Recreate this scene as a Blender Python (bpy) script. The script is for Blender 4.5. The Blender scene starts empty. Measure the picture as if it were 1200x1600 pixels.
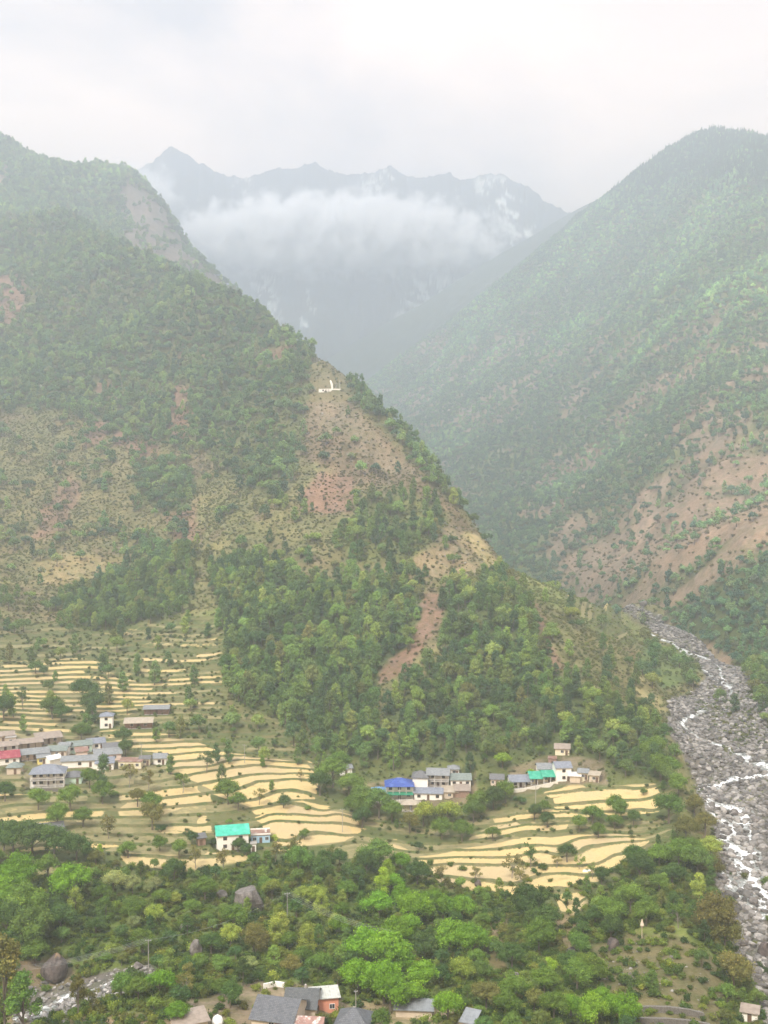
import bpy, bmesh, math, random
import numpy as np
from mathutils import Vector, Matrix

# ------------------------------------------------------------------ camera, sky, sun, exposure
C = bpy.context.scene.collection
scn = bpy.context.scene
F = 1715.0                       # focal length in pixels of the 1200 x 1600 photograph
PITCH = math.atan(50 / F)        # the camera looks down a little; it stands at the origin
cam_d = bpy.data.cameras.new('camera'); cam = bpy.data.objects.new('camera', cam_d); C.objects.link(cam)
cam_d.sensor_fit = 'VERTICAL'; cam_d.sensor_height = 36; cam_d.sensor_width = 27; cam_d.lens = 36 * F / 1600
cam_d.clip_start = 0.5; cam_d.clip_end = 40000
cam.location = (0, 0, 0); cam.rotation_euler = (math.pi / 2 - PITCH, 0, 0)
scn.camera = cam

SUN_EL, SUN_AZ = math.radians(50), math.radians(-155)     # azimuth measured from +Y towards +X
SKY_WARM = (1.0, 0.955, 0.905)
world = bpy.data.worlds.new('World'); scn.world = world; world.use_nodes = True
wn = world.node_tree; wn.nodes.clear()
def wnode(t, **k):
    n = wn.nodes.new(t)
    for a, b in k.items(): setattr(n, a, b)
    return n
w_out = wnode('ShaderNodeOutputWorld'); w_bg = wnode('ShaderNodeBackground')
w_sky = wnode('ShaderNodeTexSky', sky_type='NISHITA', sun_disc=False)
w_sky.sun_elevation = SUN_EL; w_sky.sun_rotation = SUN_AZ; w_sky.dust_density = 4
w_tc = wnode('ShaderNodeTexCoord')
w_map = wnode('ShaderNodeMapping'); w_map.inputs['Scale'].default_value = (1, 1, 1.9); w_map.inputs['Location'].default_value = (0.35, 0.2, 0.1)
w_n = wnode('ShaderNodeTexNoise'); w_n.inputs['Scale'].default_value = 2.6; w_n.inputs['Detail'].default_value = 5; w_n.inputs['Roughness'].default_value = 0.5; w_n.inputs['Distortion'].default_value = 0.5
w_r = wnode('ShaderNodeValToRGB')
w_r.color_ramp.elements[0].position = 0.34; w_r.color_ramp.elements[0].color = (1.8, 1.65, 1.65, 1)
w_r.color_ramp.elements[1].position = 0.62; w_r.color_ramp.elements[1].color = (9.2, 7.8, 6.5, 1)
w_mix = wnode('ShaderNodeMix', data_type='RGBA'); w_mix.inputs['Factor'].default_value = 0.9
L = wn.links.new
L(w_tc.outputs['Generated'], w_map.inputs['Vector']); L(w_map.outputs['Vector'], w_n.inputs['Vector'])
L(w_n.outputs['Fac'], w_r.inputs['Fac']); L(w_sky.outputs['Color'], w_mix.inputs['A']); L(w_r.outputs['Color'], w_mix.inputs['B'])
w_sep = wnode('ShaderNodeSeparateXYZ'); L(w_tc.outputs['Generated'], w_sep.inputs[0])
w_z = wnode('ShaderNodeMapRange'); L(w_sep.outputs['Z'], w_z.inputs[0])       # an overcast sky is brighter overhead
w_z.inputs[1].default_value = 0.45; w_z.inputs[2].default_value = 1.0; w_z.inputs[3].default_value = 1.0; w_z.inputs[4].default_value = 2.9
w_vm = wnode('ShaderNodeVectorMath', operation='SCALE'); L(w_mix.outputs['Result'], w_vm.inputs[0]); L(w_z.outputs[0], w_vm.inputs['Scale'])
w_c = wnode('ShaderNodeMapRange'); L(w_sep.outputs['Z'], w_c.inputs[0]); w_c.inputs[1].default_value = 0.42; w_c.inputs[2].default_value = 0.75
w_tint = wnode('ShaderNodeMix', data_type='RGBA'); w_tint.inputs['A'].default_value = (1.74, 1.36, 1.02, 1); w_tint.inputs['B'].default_value = (0.90, 1.06, 1.30, 1); L(w_c.outputs[0], w_tint.inputs['Factor'])
w_mul = wnode('ShaderNodeVectorMath', operation='MULTIPLY'); L(w_vm.outputs[0], w_mul.inputs[0]); L(w_tint.outputs['Result'], w_mul.inputs[1])
L(w_mul.outputs[0], w_bg.inputs['Color']); L(w_bg.outputs['Background'], w_out.inputs['Surface'])
w_bg.inputs['Strength'].default_value = 0.105

sun_d = bpy.data.lights.new('sun', 'SUN'); sun_d.energy = 3.9; sun_d.angle = math.radians(12); sun_d.color = (1.0, 0.93, 0.82)
sun = bpy.data.objects.new('sun', sun_d); C.objects.link(sun)
_sd = Vector((math.sin(SUN_AZ) * math.cos(SUN_EL), math.cos(SUN_AZ) * math.cos(SUN_EL), math.sin(SUN_EL)))
sun.rotation_euler = _sd.to_track_quat('Z', 'Y').to_euler()

scn.view_settings.view_transform = 'Standard'; scn.view_settings.look = 'None'
scn.view_settings.exposure = 0.56; scn.view_settings.gamma = 1.0; scn.view_settings.use_curve_mapping = False
scn.render.engine = 'CYCLES'
cy = scn.cycles
cy.max_bounces = 5; cy.diffuse_bounces = 2; cy.glossy_bounces = 1; cy.transmission_bounces = 1; cy.volume_bounces = 3; cy.transparent_max_bounces = 4
cy.use_denoising = True
HAZE_DENSITY = 3.7e-4

# ------------------------------------------------------------------ pixel <-> world (the photograph's own geometry)
CP, SP = math.cos(PITCH), math.sin(PITCH)
def azt(px, py):
    """azimuth and tangent of elevation of the line of sight through photo pixel px, py"""
    u = (np.asarray(px, float) - 600) / F; v = (800 - np.asarray(py, float)) / F
    dy = CP + v * SP; dz = -SP + v * CP
    return np.arctan2(u, dy), dz / np.hypot(u, dy)
def pix(x, y, z):
    dep = np.maximum(y * CP - z * SP, 1e-3)
    return 600 + F * x / dep, 800 - F * (y * SP + z * CP) / dep

# ------------------------------------------------------------------ noise
def _hash(ix, iy, seed):
    h = (ix.astype(np.int64) * 374761393 + iy.astype(np.int64) * 668265263 + seed * 1442695041) & 0xffffffff
    h = ((h ^ (h >> 13)) * 1274126177) & 0xffffffff
    return ((h ^ (h >> 16)) & 0xffffff) / float(0xffffff)
def vnoise(x, y, seed=0):
    ix = np.floor(x); iy = np.floor(y); fx = x - ix; fy = y - iy
    fx = fx * fx * fx * (fx * (fx * 6 - 15) + 10); fy = fy * fy * fy * (fy * (fy * 6 - 15) + 10)
    a = _hash(ix, iy, seed); b = _hash(ix + 1, iy, seed); c = _hash(ix, iy + 1, seed); d = _hash(ix + 1, iy + 1, seed)
    return (a + (b - a) * fx + (c - a) * fy + (a - b - c + d) * fx * fy) * 2 - 1
def fbm(x, y, octaves=4, seed=0, gain=0.5):
    s = 0; a = 1; t = 0
    for o in range(octaves):
        s = s + a * vnoise(x, y, seed + o * 17); t += a; a *= gain
        x, y = 2.03 * (x * 0.8 - y * 0.6) + 7.3, 2.03 * (x * 0.6 + y * 0.8) + 3.1
    return s / t
def ridged(x, y, octaves=4, seed=0, gain=0.5):
    s = 0; a = 1; t = 0
    for o in range(octaves):
        s = s + a * (1 - 2.2 * np.abs(vnoise(x, y, seed + o * 17))); t += a; a *= gain
        x, y = 2.03 * (x * 0.8 - y * 0.6) + 7.3, 2.03 * (x * 0.6 + y * 0.8) + 3.1
    return s / t
def sstep(a, b, x):
    t = np.clip((x - a) / (b - a), 0, 1); return t * t * (3 - 2 * t)
# ------------------------------------------------------------------ terrain: control points (pixel, distance) -> height field in world metres
class TPS:
    def __init__(s, pts, lam=1e-4):
        P = np.array(pts, float)                      # az, log r, t
        s.p = P[:, :2]; n = len(P)
        d2 = ((s.p[:, None] - s.p[None]) ** 2).sum(-1)
        K = 0.5 * d2 * np.log(d2 + 1e-12) + lam * np.eye(n)
        Q = np.c_[np.ones(n), s.p]
        A = np.block([[K, Q], [Q.T, np.zeros((3, 3))]])
        s.w = np.linalg.solve(A, np.r_[P[:, 2], 0, 0, 0])
    def __call__(s, az, lr):
        sh = az.shape; q = np.c_[az.ravel(), lr.ravel()]; out = np.empty(len(q))
        for i in range(0, len(q), 20000):
            k = q[i:i + 20000]; d2 = ((k[:, None] - s.p[None]) ** 2).sum(-1)
            out[i:i + 20000] = (0.5 * d2 * np.log(d2 + 1e-12)) @ s.w[:-3] + s.w[-3] + k @ s.w[-2:]
        return out.reshape(sh)
STR_R, STR_P = 650.0, 1.25
def stretch(r): return r if r < STR_R else STR_R * (r / STR_R) ** STR_P
def cps(rows):
    o = []
    for px, py, r, *z in rows:
        a, t = azt(px, py); a = float(a); t = float(t)
        if r is None: r = z[0] / t
        else: r = stretch(r)
        o.append((a, math.log(r), t))
    return o
def behind(rows, steps):
    o = []
    for px, py, r in rows:
        a, t = azt(px, py)
        for m, d in steps: o.append((float(a), math.log(stretch(r) * m), float(t) - d))
    return o
N_COLS = {
 -350: [(1600,275),(1500,318),(1400,360),(1300,405),(1200,462),(1100,545),(1000,660),(900,780),(800,880),(700,1000),(600,1130),(500,1260),(400,1430)],
 0: [(1600,268),(1560,288),(1500,318),(1400,356),(1300,402),(1200,462),(1100,545),(1050,600),(1000,660),(950,715),(900,775),(800,870),(700,985),(600,1105),(500,1230),(400,1390)],
 200: [(1600,252),(1540,286),(1500,312),(1400,352),(1300,402),(1200,460),(1100,540),(1050,585),(1000,640),(950,695),(900,748),(800,838),(700,930),(600,1040),(500,1170)],
 400: [(1600,250),(1500,300),(1400,352),(1350,380),(1300,405),(1200,462),(1150,495),(1100,522),(1000,590),(900,665),(800,740),(700,830),(600,930),(530,1020)],
 530: [(700,775),(640,815),(612,835)],
 600: [(1600,250),(1500,300),(1400,356),(1300,415),(1250,440),(1200,465),(1100,522),(1000,582),(900,648),(800,712),(720,770)],
 700: [(1600,255),(1500,305),(1400,362),(1300,418),(1250,441),(1200,462),(1100,515),(1000,570),(900,632),(830,680),(790,715)],
 800: [(1600,258),(1500,305),(1400,358),(1300,412),(1200,457),(1100,505),(1000,560),(920,615)],
 900: [(1600,262),(1500,305),(1400,352),(1300,402),(1200,452),(1100,500),(1000,570),(950,625)],
 1000: [(1600,265),(1500,303),(1400,348),(1300,398),(1250,425),(1200,450),(1150,482),(1100,525),(1050,600),(1010,700)],
 1060: [(1600,270),(1550,283),(1500,300),(1450,318),(1400,345),(1300,395),(1240,428),(1170,478)],
}
RIVER = [(965,955,-103),(1010,985,-105),(1060,1010,-108),(1110,1040,-111),(1130,1075,-114),(1060,1120,-118),(1120,1170,-122),(1160,1210,-125),(1110,1245,-128),(1140,1300,-131),(1170,1370,-135),(1190,1430,-138),(1215,1500,-142),(1250,1600,-147)]
N_CREST = [(-350,330,1600),(-150,350,1540),(0,355,1480),(60,338,1470),(110,330,1440),(150,363,1390),(193,383,1350),(233,400,1320),(283,427,1280),(333,450,1230),(397,472,1160),(440,510,1090),(500,548,990),(560,595,900),(595,635,850),(635,660,815),(665,710,790),(700,750,765),(740,805,735),(790,872,690),(850,898,680),(900,917,685),(945,940,700)]
N_C = cps([(c, y, r) for c, l in N_COLS.items() for y, r in l]) + cps([(x, y, None, z) for x, y, z in RIVER]) + cps(N_CREST)
N_C += cps([(x, y, None, z) for x in (1250, 1420) for y, z in ((1050,-100),(1100,-107),(1200,-118),(1300,-127),(1400,-134),(1500,-140),(1600,-146))])
N_C += cps([(1030,1080,None,-114),(1040,1130,None,-117),(1180,1100,None,-112),(1190,1160,None,-117),(1085,1210,None,-124),(1120,1320,None,-131),(1130,1400,None,-135),(1165,1500,None,-140),(1200,1560,None,-143),
            (1040,1030,None,-109),(1100,1450,None,-128),(1120,1500,None,-131),(1130,1550,None,-133),(1150,1250,None,-127),(1180,1320,None,-131)])
N_C += cps([(60,1575,None,-139),(150,1545,None,-137),(220,1525,None,-135)])
N_C += [(float(azt(c, 800)[0]), math.log(r * (1.06 if r < 900 else 1.2)), z / r) for c, r, z in ((1000,960,-125),(1050,880,-128),(1120,800,-128),(1200,730,-125),(1320,700,-120),(1420,680,-118),(1000,1200,-260),(1100,1100,-260),(1200,1000,-260),(1400,1000,-260))]
N_C += behind(N_CREST, ((1.13, .10), (1.4, .26))) + [(a / 20, math.log(3400), -0.35) for a in range(-9, 10)]
R_CREST = [(1500,260,1900),(1350,232,2000),(1200,217,2100),(1160,206,2170),(1120,202,2250),(1080,212,2280),(1040,236,2300),(1000,262,2330),(960,297,2350),(920,322,2380),(895,342,2400),(870,366,2420),(800,424,2470),(700,503,2540),(640,547,2590),(585,588,2650),(520,640,2700)]
R_FOOT = [(900,925,1010),(940,935,930),(965,948,885),(1000,962,850),(1050,985,800),(1100,1010,735),(1150,1040,675),(1200,1075,620),(1350,1110,590),(1500,1120,580)]
R_COLS = {
 590: [(620,2400)], 640: [(660,2050),(600,2330)],
 700: [(790,1500),(700,1760),(600,2150)],
 800: [(860,1180),(800,1320),(700,1570),(600,1860),(500,2160)],
 950: [(880,990),(800,1130),(700,1330),(600,1550),(500,1800),(400,2080)],
 1100: [(900,805),(800,900),(700,1035),(620,1160),(550,1290),(480,1430),(400,1610),(300,1900)],
 1200: [(1000,672),(900,750),(800,845),(700,965),(550,1205),(400,1510),(300,1790)],
 1450: [(1000,640),(900,700),(800,790),(700,910),(550,1120),(400,1400)],
}
R_C = cps([(c, y, r) for c, l in R_COLS.items() for y, r in l]) + cps(R_FOOT) + cps(R_CREST) + behind(R_FOOT, ((.9, .07), (.7, .25))) + behind(R_CREST, ((1.12, .07), (1.4, .2)))
R_C += cps([(600,760,1700),(500,720,2100)]) + [(a / 20, math.log(500), -0.7) for a in range(-9, 10, 2)]
B_CREST = [(-350,170,2050),(-150,190,2000),(0,212,1950),(30,232,1930),(60,246,1900),(100,262,1880),(140,259,1870),(180,259,1850),(210,270,1830),(232,290,1810),(262,328,1780),(285,368,1750),(300,390,1730),(335,425,1690),(385,466,1640),(430,515,1600),(480,570,1580)]
B_C = cps(B_CREST) + cps([(0,260,1830),(0,310,1700),(0,370,1530),(100,310,1730),(100,350,1570),(200,310,1740),(200,350,1640),(200,395,1500),(262,375,1680),(270,430,1480),(330,470,1480),(400,510,1450),(450,560,1400),(-350,260,1800),(-350,340,1600)])
B_C += [(float(azt(c, 800)[0]), math.log(stretch(r)), t) for c, r, t in ((480,1300,.02),(600,1300,-.1),(600,1700,-.05),(750,1400,-.2),(750,900,-.3),(900,1200,-.3),(1200,1500,-.4),(700,2400,-.1))]
B_C += behind(B_CREST, ((1.12, .08), (1.4, .2))) + [(a / 20, math.log(1150), -0.1) for a in range(-9, 6, 2)]
FR_CREST = [(-400,690),(300,660),(430,610),(540,543),(600,507),(660,472),(700,446),(740,421),(800,386),(860,351),(905,325),(960,300),(1100,260),(1600,240)]
S_CREST = [(-400,330),(60,300),(150,285),(205,264),(240,247),(255,234),(268,228),(280,233),(300,243),(330,262),(360,272),(378,276),(400,272),(430,261),(455,262),(475,256),(492,252),(505,256),(520,264),(545,271),(560,268),(575,268),(590,264),(602,262),(612,254),(622,262),(635,273),(655,273),(680,268),(700,266),(720,274),(745,274),(765,267),(780,266),(800,277),(815,280),(830,290),(850,311),(880,324),(920,332),(1000,340),(1600,330)]
GA = np.linspace(math.radians(-46), math.radians(46), 420); GL = np.linspace(math.log(150), math.log(6500), 420)
_a, _l = np.meshgrid(GA, GL, indexing='ij')
TN, TR, TB = TPS(N_C)(_a, _l), TPS(R_C)(_a, _l), TPS(B_C)(_a, _l)
def grid_look(T, az, lr):
    i = np.clip((az - GA[0]) / (GA[1] - GA[0]), 0, len(GA) - 1.001); j = np.clip((lr - GL[0]) / (GL[1] - GL[0]), 0, len(GL) - 1.001)
    i0 = i.astype(int); j0 = j.astype(int); fi = i - i0; fj = j - j0
    return (T[i0, j0] * (1 - fi) + T[i0 + 1, j0] * fi) * (1 - fj) + (T[i0, j0 + 1] * (1 - fi) + T[i0 + 1, j0 + 1] * fi) * fj
def crest_fn(rows):
    a, t = azt([p[0] for p in rows], [p[1] for p in rows]); return lambda az: np.interp(az, a, t)
fr_t, s_t = crest_fn(FR_CREST), crest_fn(S_CREST)
FR_R, S_R = 4050.0, 4900.0

def pip(px, py, poly):
    """signed distance-like value: inside +distance to the edge, outside -distance, in photo pixels"""
    P = np.array(poly, float); d = np.full(px.shape, 1e9); ins = np.zeros(px.shape, bool)
    for k in range(len(P)):
        x0, y0 = P[k]; x1, y1 = P[(k + 1) % len(P)]
        ex, ey = x1 - x0, y1 - y0
        u = np.clip(((px - x0) * ex + (py - y0) * ey) / (ex * ex + ey * ey + 1e-9), 0, 1)
        d = np.minimum(d, np.hypot(px - x0 - u * ex, py - y0 - u * ey))
        c = ((y0 > py) != (y1 > py))
        ins ^= c & (px < (x1 - x0) * (py - y0) / (y1 - y0 + 1e-12) + x0)
    return np.where(ins, d, -d)
def pmask(px, py, poly, soft=6):
    P = np.array(poly, float); out = np.zeros(px.shape)
    b = (px > P[:, 0].min() - 20) & (px < P[:, 0].max() + 20) & (py > P[:, 1].min() - 20) & (py < P[:, 1].max() + 20)
    if b.any(): out[b] = sstep(-soft, soft, pip(px[b], py[b], poly))
    return out
TERR_POLYS = [
 [(-200,985),(60,965),(180,1000),(240,965),(350,960),(350,1110),(480,1130),(490,1185),(600,1240),(600,1345),(420,1345),(200,1372),(-200,1345)],
 [(600,1290),(700,1290),(800,1240),(860,1215),(960,1228),(1060,1220),(1050,1330),(960,1380),(900,1430),(800,1400),(700,1385),(590,1350)],
 [(860,895),(960,940),(1000,1000),(970,1010),(900,960)],
]
# foot lines of the terrace walls as they run in the photo, each with its step number, lowest first
LEVELS = {
 0: [(660,1388),(740,1392),(850,1400),(930,1385),(1000,1370)], 1: [(660,1372),(740,1372),(800,1378),(835,1368),(870,1362),(935,1363),(960,1350),(1020,1330)],
 2: [(650,1355),(700,1348),(760,1349),(810,1347),(845,1350),(880,1352),(940,1348),(977,1331),(1015,1318)],
 3: [(0,1360),(200,1350),(420,1348),(560,1342),(640,1342),(700,1338),(760,1339),(810,1338),(850,1331),(895,1332),(915,1322),(985,1314)],
 4: [(0,1347),(200,1334),(330,1336),(447,1323),(520,1320),(560,1314),(600,1322),(640,1330),(700,1326),(760,1327),(842,1320),(867,1323),(900,1311),(967,1306),(1020,1303)],
 5: [(0,1333),(200,1318),(330,1320),(447,1314),(470,1303),(490,1298),(542,1303),(590,1309),(700,1316),(760,1312),(817,1299),(880,1297),(1000,1300)],
 6: [(0,1318),(200,1304),(340,1301),(400,1290),(425,1282),(500,1284),(560,1288),(600,1296),(760,1300),(800,1292),(850,1288),(900,1285),(1000,1290)],
 7: [(0,1303),(200,1290),(340,1285),(405,1278),(450,1272),(525,1271),(560,1277),(600,1284),(800,1284),(850,1279),(900,1277),(960,1280),(1030,1278)],
 8: [(0,1288),(200,1276),(340,1268),(382,1262),(425,1256),(475,1253),(510,1264),(560,1268),(820,1272),(860,1270),(930,1267),(1000,1263),(1040,1258)],
 9: [(0,1274),(200,1264),(320,1255),(360,1252),(395,1247),(417,1238),(450,1235),(478,1238),(870,1258),(910,1253),(950,1251),(1020,1245)],
 10: [(0,1260),(200,1250),(300,1240),(357,1236),(380,1228),(400,1220),(450,1215),(485,1217),(860,1241),(907,1231),(970,1230),(1030,1224)],
 11: [(0,1246),(200,1238),(290,1226),(340,1220),(357,1217),(400,1210),(440,1208),(490,1208)], 12: [(0,1232),(200,1226),(270,1215),(310,1208),(332,1205),(375,1196),(400,1193),(425,1197),(488,1203)],
 13: [(0,1218),(200,1212),(270,1200),(330,1197),(350,1189),(382,1187),(415,1188),(488,1194)], 14: [(0,1204),(200,1198),(260,1190),(325,1183),(390,1181),(485,1184)],
 15: [(0,1190),(150,1189),(230,1180),(300,1176),(382,1174),(480,1175)], 16: [(0,1178),(150,1177),(230,1170),(300,1166),(382,1166),(480,1167)]}
LC = []
for k_, l_ in LEVELS.items():
    for x_, y_ in l_: LC.append((x_, y_, k_))
for x_ in (-150, 0, 120, 240, 350, 480):
    for y_ in (1140, 1110, 1080, 1050, 1020, 990, 950): LC.append((x_, y_ + 3 * math.sin(x_ / 47. + y_ / 31.), 16 + (1166 - y_) / (8.0 if y_ > 1100 else 7.3)))
for x_ in (860, 920, 980): 
    for y_ in (1010, 960, 920, 890): LC.append((x_, y_, 10 + (1224 - y_) / 7.0))
_az, _t = azt([q[0] for q in LC], [q[1] for q in LC])
NJL = np.log(np.linspace(240, 800, 500))
def _hitr(a, t):
    tt = grid_look(TN, np.full(500, a), NJL); j = int(np.argmax(tt >= t)); return NJL[j]
TL = TPS([(a, _hitr(a, t), q[2] / 40.) for a, t, q in zip(_az, _t, LC)], 2e-7)(_a, _l) * 40
def comp_raw(az, r, x, y):
    lr = np.log(r)
    zn = grid_look(TN, az, lr) * r; zr = grid_look(TR, az, lr) * r; zb = grid_look(TB, az, lr) * r
    near = -2 - 0.575 * r
    zn = np.where(r < 226, near, np.where(r < 246, near + (zn - near) * sstep(226, 246, r), zn))
    an = sstep(-112, -60, zn) * sstep(230, 300, r)
    zn = zn + an * (7 * ridged(x / 130, y / 130, 4, 3) + 2.0 * fbm(x / 18, y / 18, 3, 9)) + (1 - an) * 0.35 * sstep(60, 250, r) * fbm(x / 14, y / 14, 3, 5)
    ar = sstep(-105, -40, zr)
    zr = zr + ar * (26 * ridged((x * .8 + y * .6) / 210, (y * .8 - x * .6) / 330, 5, 31) + 2 * fbm(x / 20, y / 20, 3, 37)) - 14 * ar
    zb = zb + 10 * ridged(x / 170, y / 170, 4, 51) + 3 * fbm(x / 25, y / 25, 3, 57) - 5
    tf = fr_t(az); rc = FR_R + 200 * (0.2 - az); zf = tf * rc - 0.62 * np.abs(r - rc)
    zf = zf + np.clip(np.abs(r - rc) / 200, 0.12, 1) * 45 * (ridged(x / 330, y / 330, 5, 71) - 0.4)
    ts = s_t(az) + (.0032 * ridged(az * 90, az * 0, 4, 85, .6) - .001) * np.exp(-np.abs(r - S_R) / 120); zs = ts * S_R - np.where(r < S_R, 1.3, 0.95) * np.abs(r - S_R)
    ds = np.clip(np.abs(r - S_R) / 380, 0.05, 1)
    zs = zs + ds * 150 * (ridged(x / 600, y / 600, 7, 81, 0.56) - 0.55)
    zb = zb - 900 * sstep(-0.075, 0.0, az)
    k = 400 * (1 - sstep(260, 420, r))
    return [zn, zr - k, zb - k, zf - k, zs - k]
# the tree tops of each crest are brought to the skyline they have in the photo
def _crest(rows):
    a, t = azt([q[0] for q in rows], [q[1] for q in rows]); o = np.argsort(a); return a[o], np.array(t)[o], np.array([math.log(stretch(q[2])) for q in rows])[o]
CRESTS = [_crest(N_CREST), _crest(R_CREST), _crest(B_CREST)]
CORR = []
_r = np.exp(_l); _raw = comp_raw(_a, _r, _r * np.sin(_a), _r * np.cos(_a))
for (ca, ct, cl), zz in zip(CRESTS, _raw):
    tc = np.interp(GA, ca, ct); lc = np.interp(GA, ca, cl); w = np.abs(_l - lc[:, None]) < .3
    tm = np.where(w, zz / _r, -9).max(1); dt = tc - 6.0 / np.exp(lc) - tm; dt = np.convolve(np.pad(dt, 2, 'edge'), np.ones(5) / 5, 'valid')
    dt[(GA < ca[0]) | (GA > ca[-1])] = 0; print('crest correction', np.abs(dt).max()); CORR.append((dt, lc))
def components(az, r, x, y):
    cs = comp_raw(az, r, x, y); lr = np.log(np.maximum(r, 1))
    for k, (dt, lc) in enumerate(CORR):
        cs[k] = cs[k] + np.interp(az, GA, dt) * r * sstep(-.5, -.06, lr - np.interp(az, GA, lc))
    return cs
def height(az, r):
    x, y = r * np.sin(az), r * np.cos(az)
    cs = components(az, r, x, y)
    comp = np.argmax(np.stack(cs), axis=0); z = np.max(np.stack(cs), axis=0)
    z = np.clip(z, -168, 1900)
    px, py = pix(x, y, z)
    wx = 16 * fbm(x / 30, y / 30, 3, 91); wy = 7 * fbm(x / 22, y / 22, 2, 93)
    tw = np.zeros(z.shape)
    for P in TERR_POLYS: tw = np.maximum(tw, pmask(px + wx, py + wy, P, 5))
    tw = tw * (comp == 0)
    lev = grid_look(TL, az, np.log(np.maximum(r, 160))) + 0.13 * fbm(x / 13, y / 13, 3, 97) + sstep(520, 560, r) * .5 * fbm(x / 60, y / 60, 2, 95)
    fr = lev - np.floor(lev); A = 0.85 - .25 * sstep(480, 600, r)
    zt = z + A * (0.05 * fr / 0.75 + 0.95 * sstep(0.80, 0.97, fr) - fr)
    z = z + (zt - z) * tw
    return z, comp, tw, lev, px, py
# polar sheet round the camera's place: fine where the photo looks closely, coarse outside
AZ = np.concatenate([np.radians(np.linspace(-46, -21.3, 40, endpoint=False)), np.radians(np.linspace(-21.3, 21.3, 860)), np.radians(np.linspace(21.3, 46, 40)[1:])])
RR = [4.0]
while RR[-1] < 6900:
    r = RR[-1]
    RR.append(r + (6 if r < 222 else 0.55 if r < 470 else 0.8 if r < 640 else 1.4 if r < 950 else 0.0030 * r if r < 2700 else 0.0024 * r if r < 4900 else 0.012 * r))
RR = np.array(RR)
print('grid', len(AZ), len(RR))
az_g, r_g = np.meshgrid(AZ, RR, indexing='ij')
x_g, y_g = r_g * np.sin(az_g), r_g * np.cos(az_g)
z_g, comp_g, tw_g, lev_g, px_g, py_g = height(az_g, r_g)
from_spec = True
def _vis():
    global t_g, vis_g
    t_g = z_g / r_g; vis_g = np.maximum.accumulate(t_g, axis=1)
_vis()
def hit(px, py):
    """where the line of sight through a photo pixel meets the ground: x, y, z, r"""
    a, t = azt(px, py); i = int(np.argmin(np.abs(AZ - a))); col = vis_g[i]
    j = int(np.searchsorted(col, t)); j = min(max(j, 1), len(RR) - 1)
    r0, r1, t0, t1 = RR[j - 1], RR[j], t_g[i, j - 1], t_g[i, j]
    r = r0 + (r1 - r0) * min(max((t - t0) / (t1 - t0 + 1e-9), 0), 1)
    return float(r * math.sin(a)), float(r * math.cos(a)), float(t * r), float(r)
def ground(x, y):
    a = math.atan2(x, y); r = math.hypot(x, y)
    i = np.interp(a, AZ, np.arange(len(AZ))); j = np.interp(r, RR, np.arange(len(RR)))
    i0 = min(int(i), len(AZ) - 2); j0 = min(int(j), len(RR) - 2); fi = i - i0; fj = j - j0
    return float((z_g[i0, j0] * (1 - fi) + z_g[i0 + 1, j0] * fi) * (1 - fj) + (z_g[i0, j0 + 1] * (1 - fi) + z_g[i0 + 1, j0 + 1] * fi) * fj)

# house sites: left and right edge and foot of the front wall in the photo -> a level pad cut into the slope
HS = []     # filled below: dicts with x, y, z, w, d, yaw
def site(pxl, pxr, pyb, d, yaw=0.0, lift=0.0):
    x, y, z, r = hit((pxl + pxr) / 2, pyb); dist = math.sqrt(x * x + y * y + z * z)
    w = (pxr - pxl) * dist / F / max(math.cos(math.radians(yaw)), .5); a = math.atan2(x, y); th = -a + math.radians(yaw)   # front looks to the camera
    cx, cy_ = x - math.sin(th) * d / 2, y + math.cos(th) * d / 2
    return dict(x=cx, y=cy_, z=z + lift, w=w, d=d, th=th, ppm=F / dist, px=(pxl + pxr) / 2, py=pyb)
def cut_pads(S):
    for s in S:
        m = (np.abs(x_g - s['x']) < 22) & (np.abs(y_g - s['y']) < 22)
        c_, s_ = math.cos(-s['th']), math.sin(-s['th']); u = (x_g[m] - s['x']) * c_ - (y_g[m] - s['y']) * s_; v = (x_g[m] - s['x']) * s_ + (y_g[m] - s['y']) * c_
        q = np.maximum(np.abs(u) - s['w'] / 2, np.abs(v) - s['d'] / 2); k = 1 - sstep(.5, 3.0, q)
        z_g[m] = z_g[m] * (1 - k) + (s['z'] - .03) * k; tw_g[m] *= 1 - k
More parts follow.
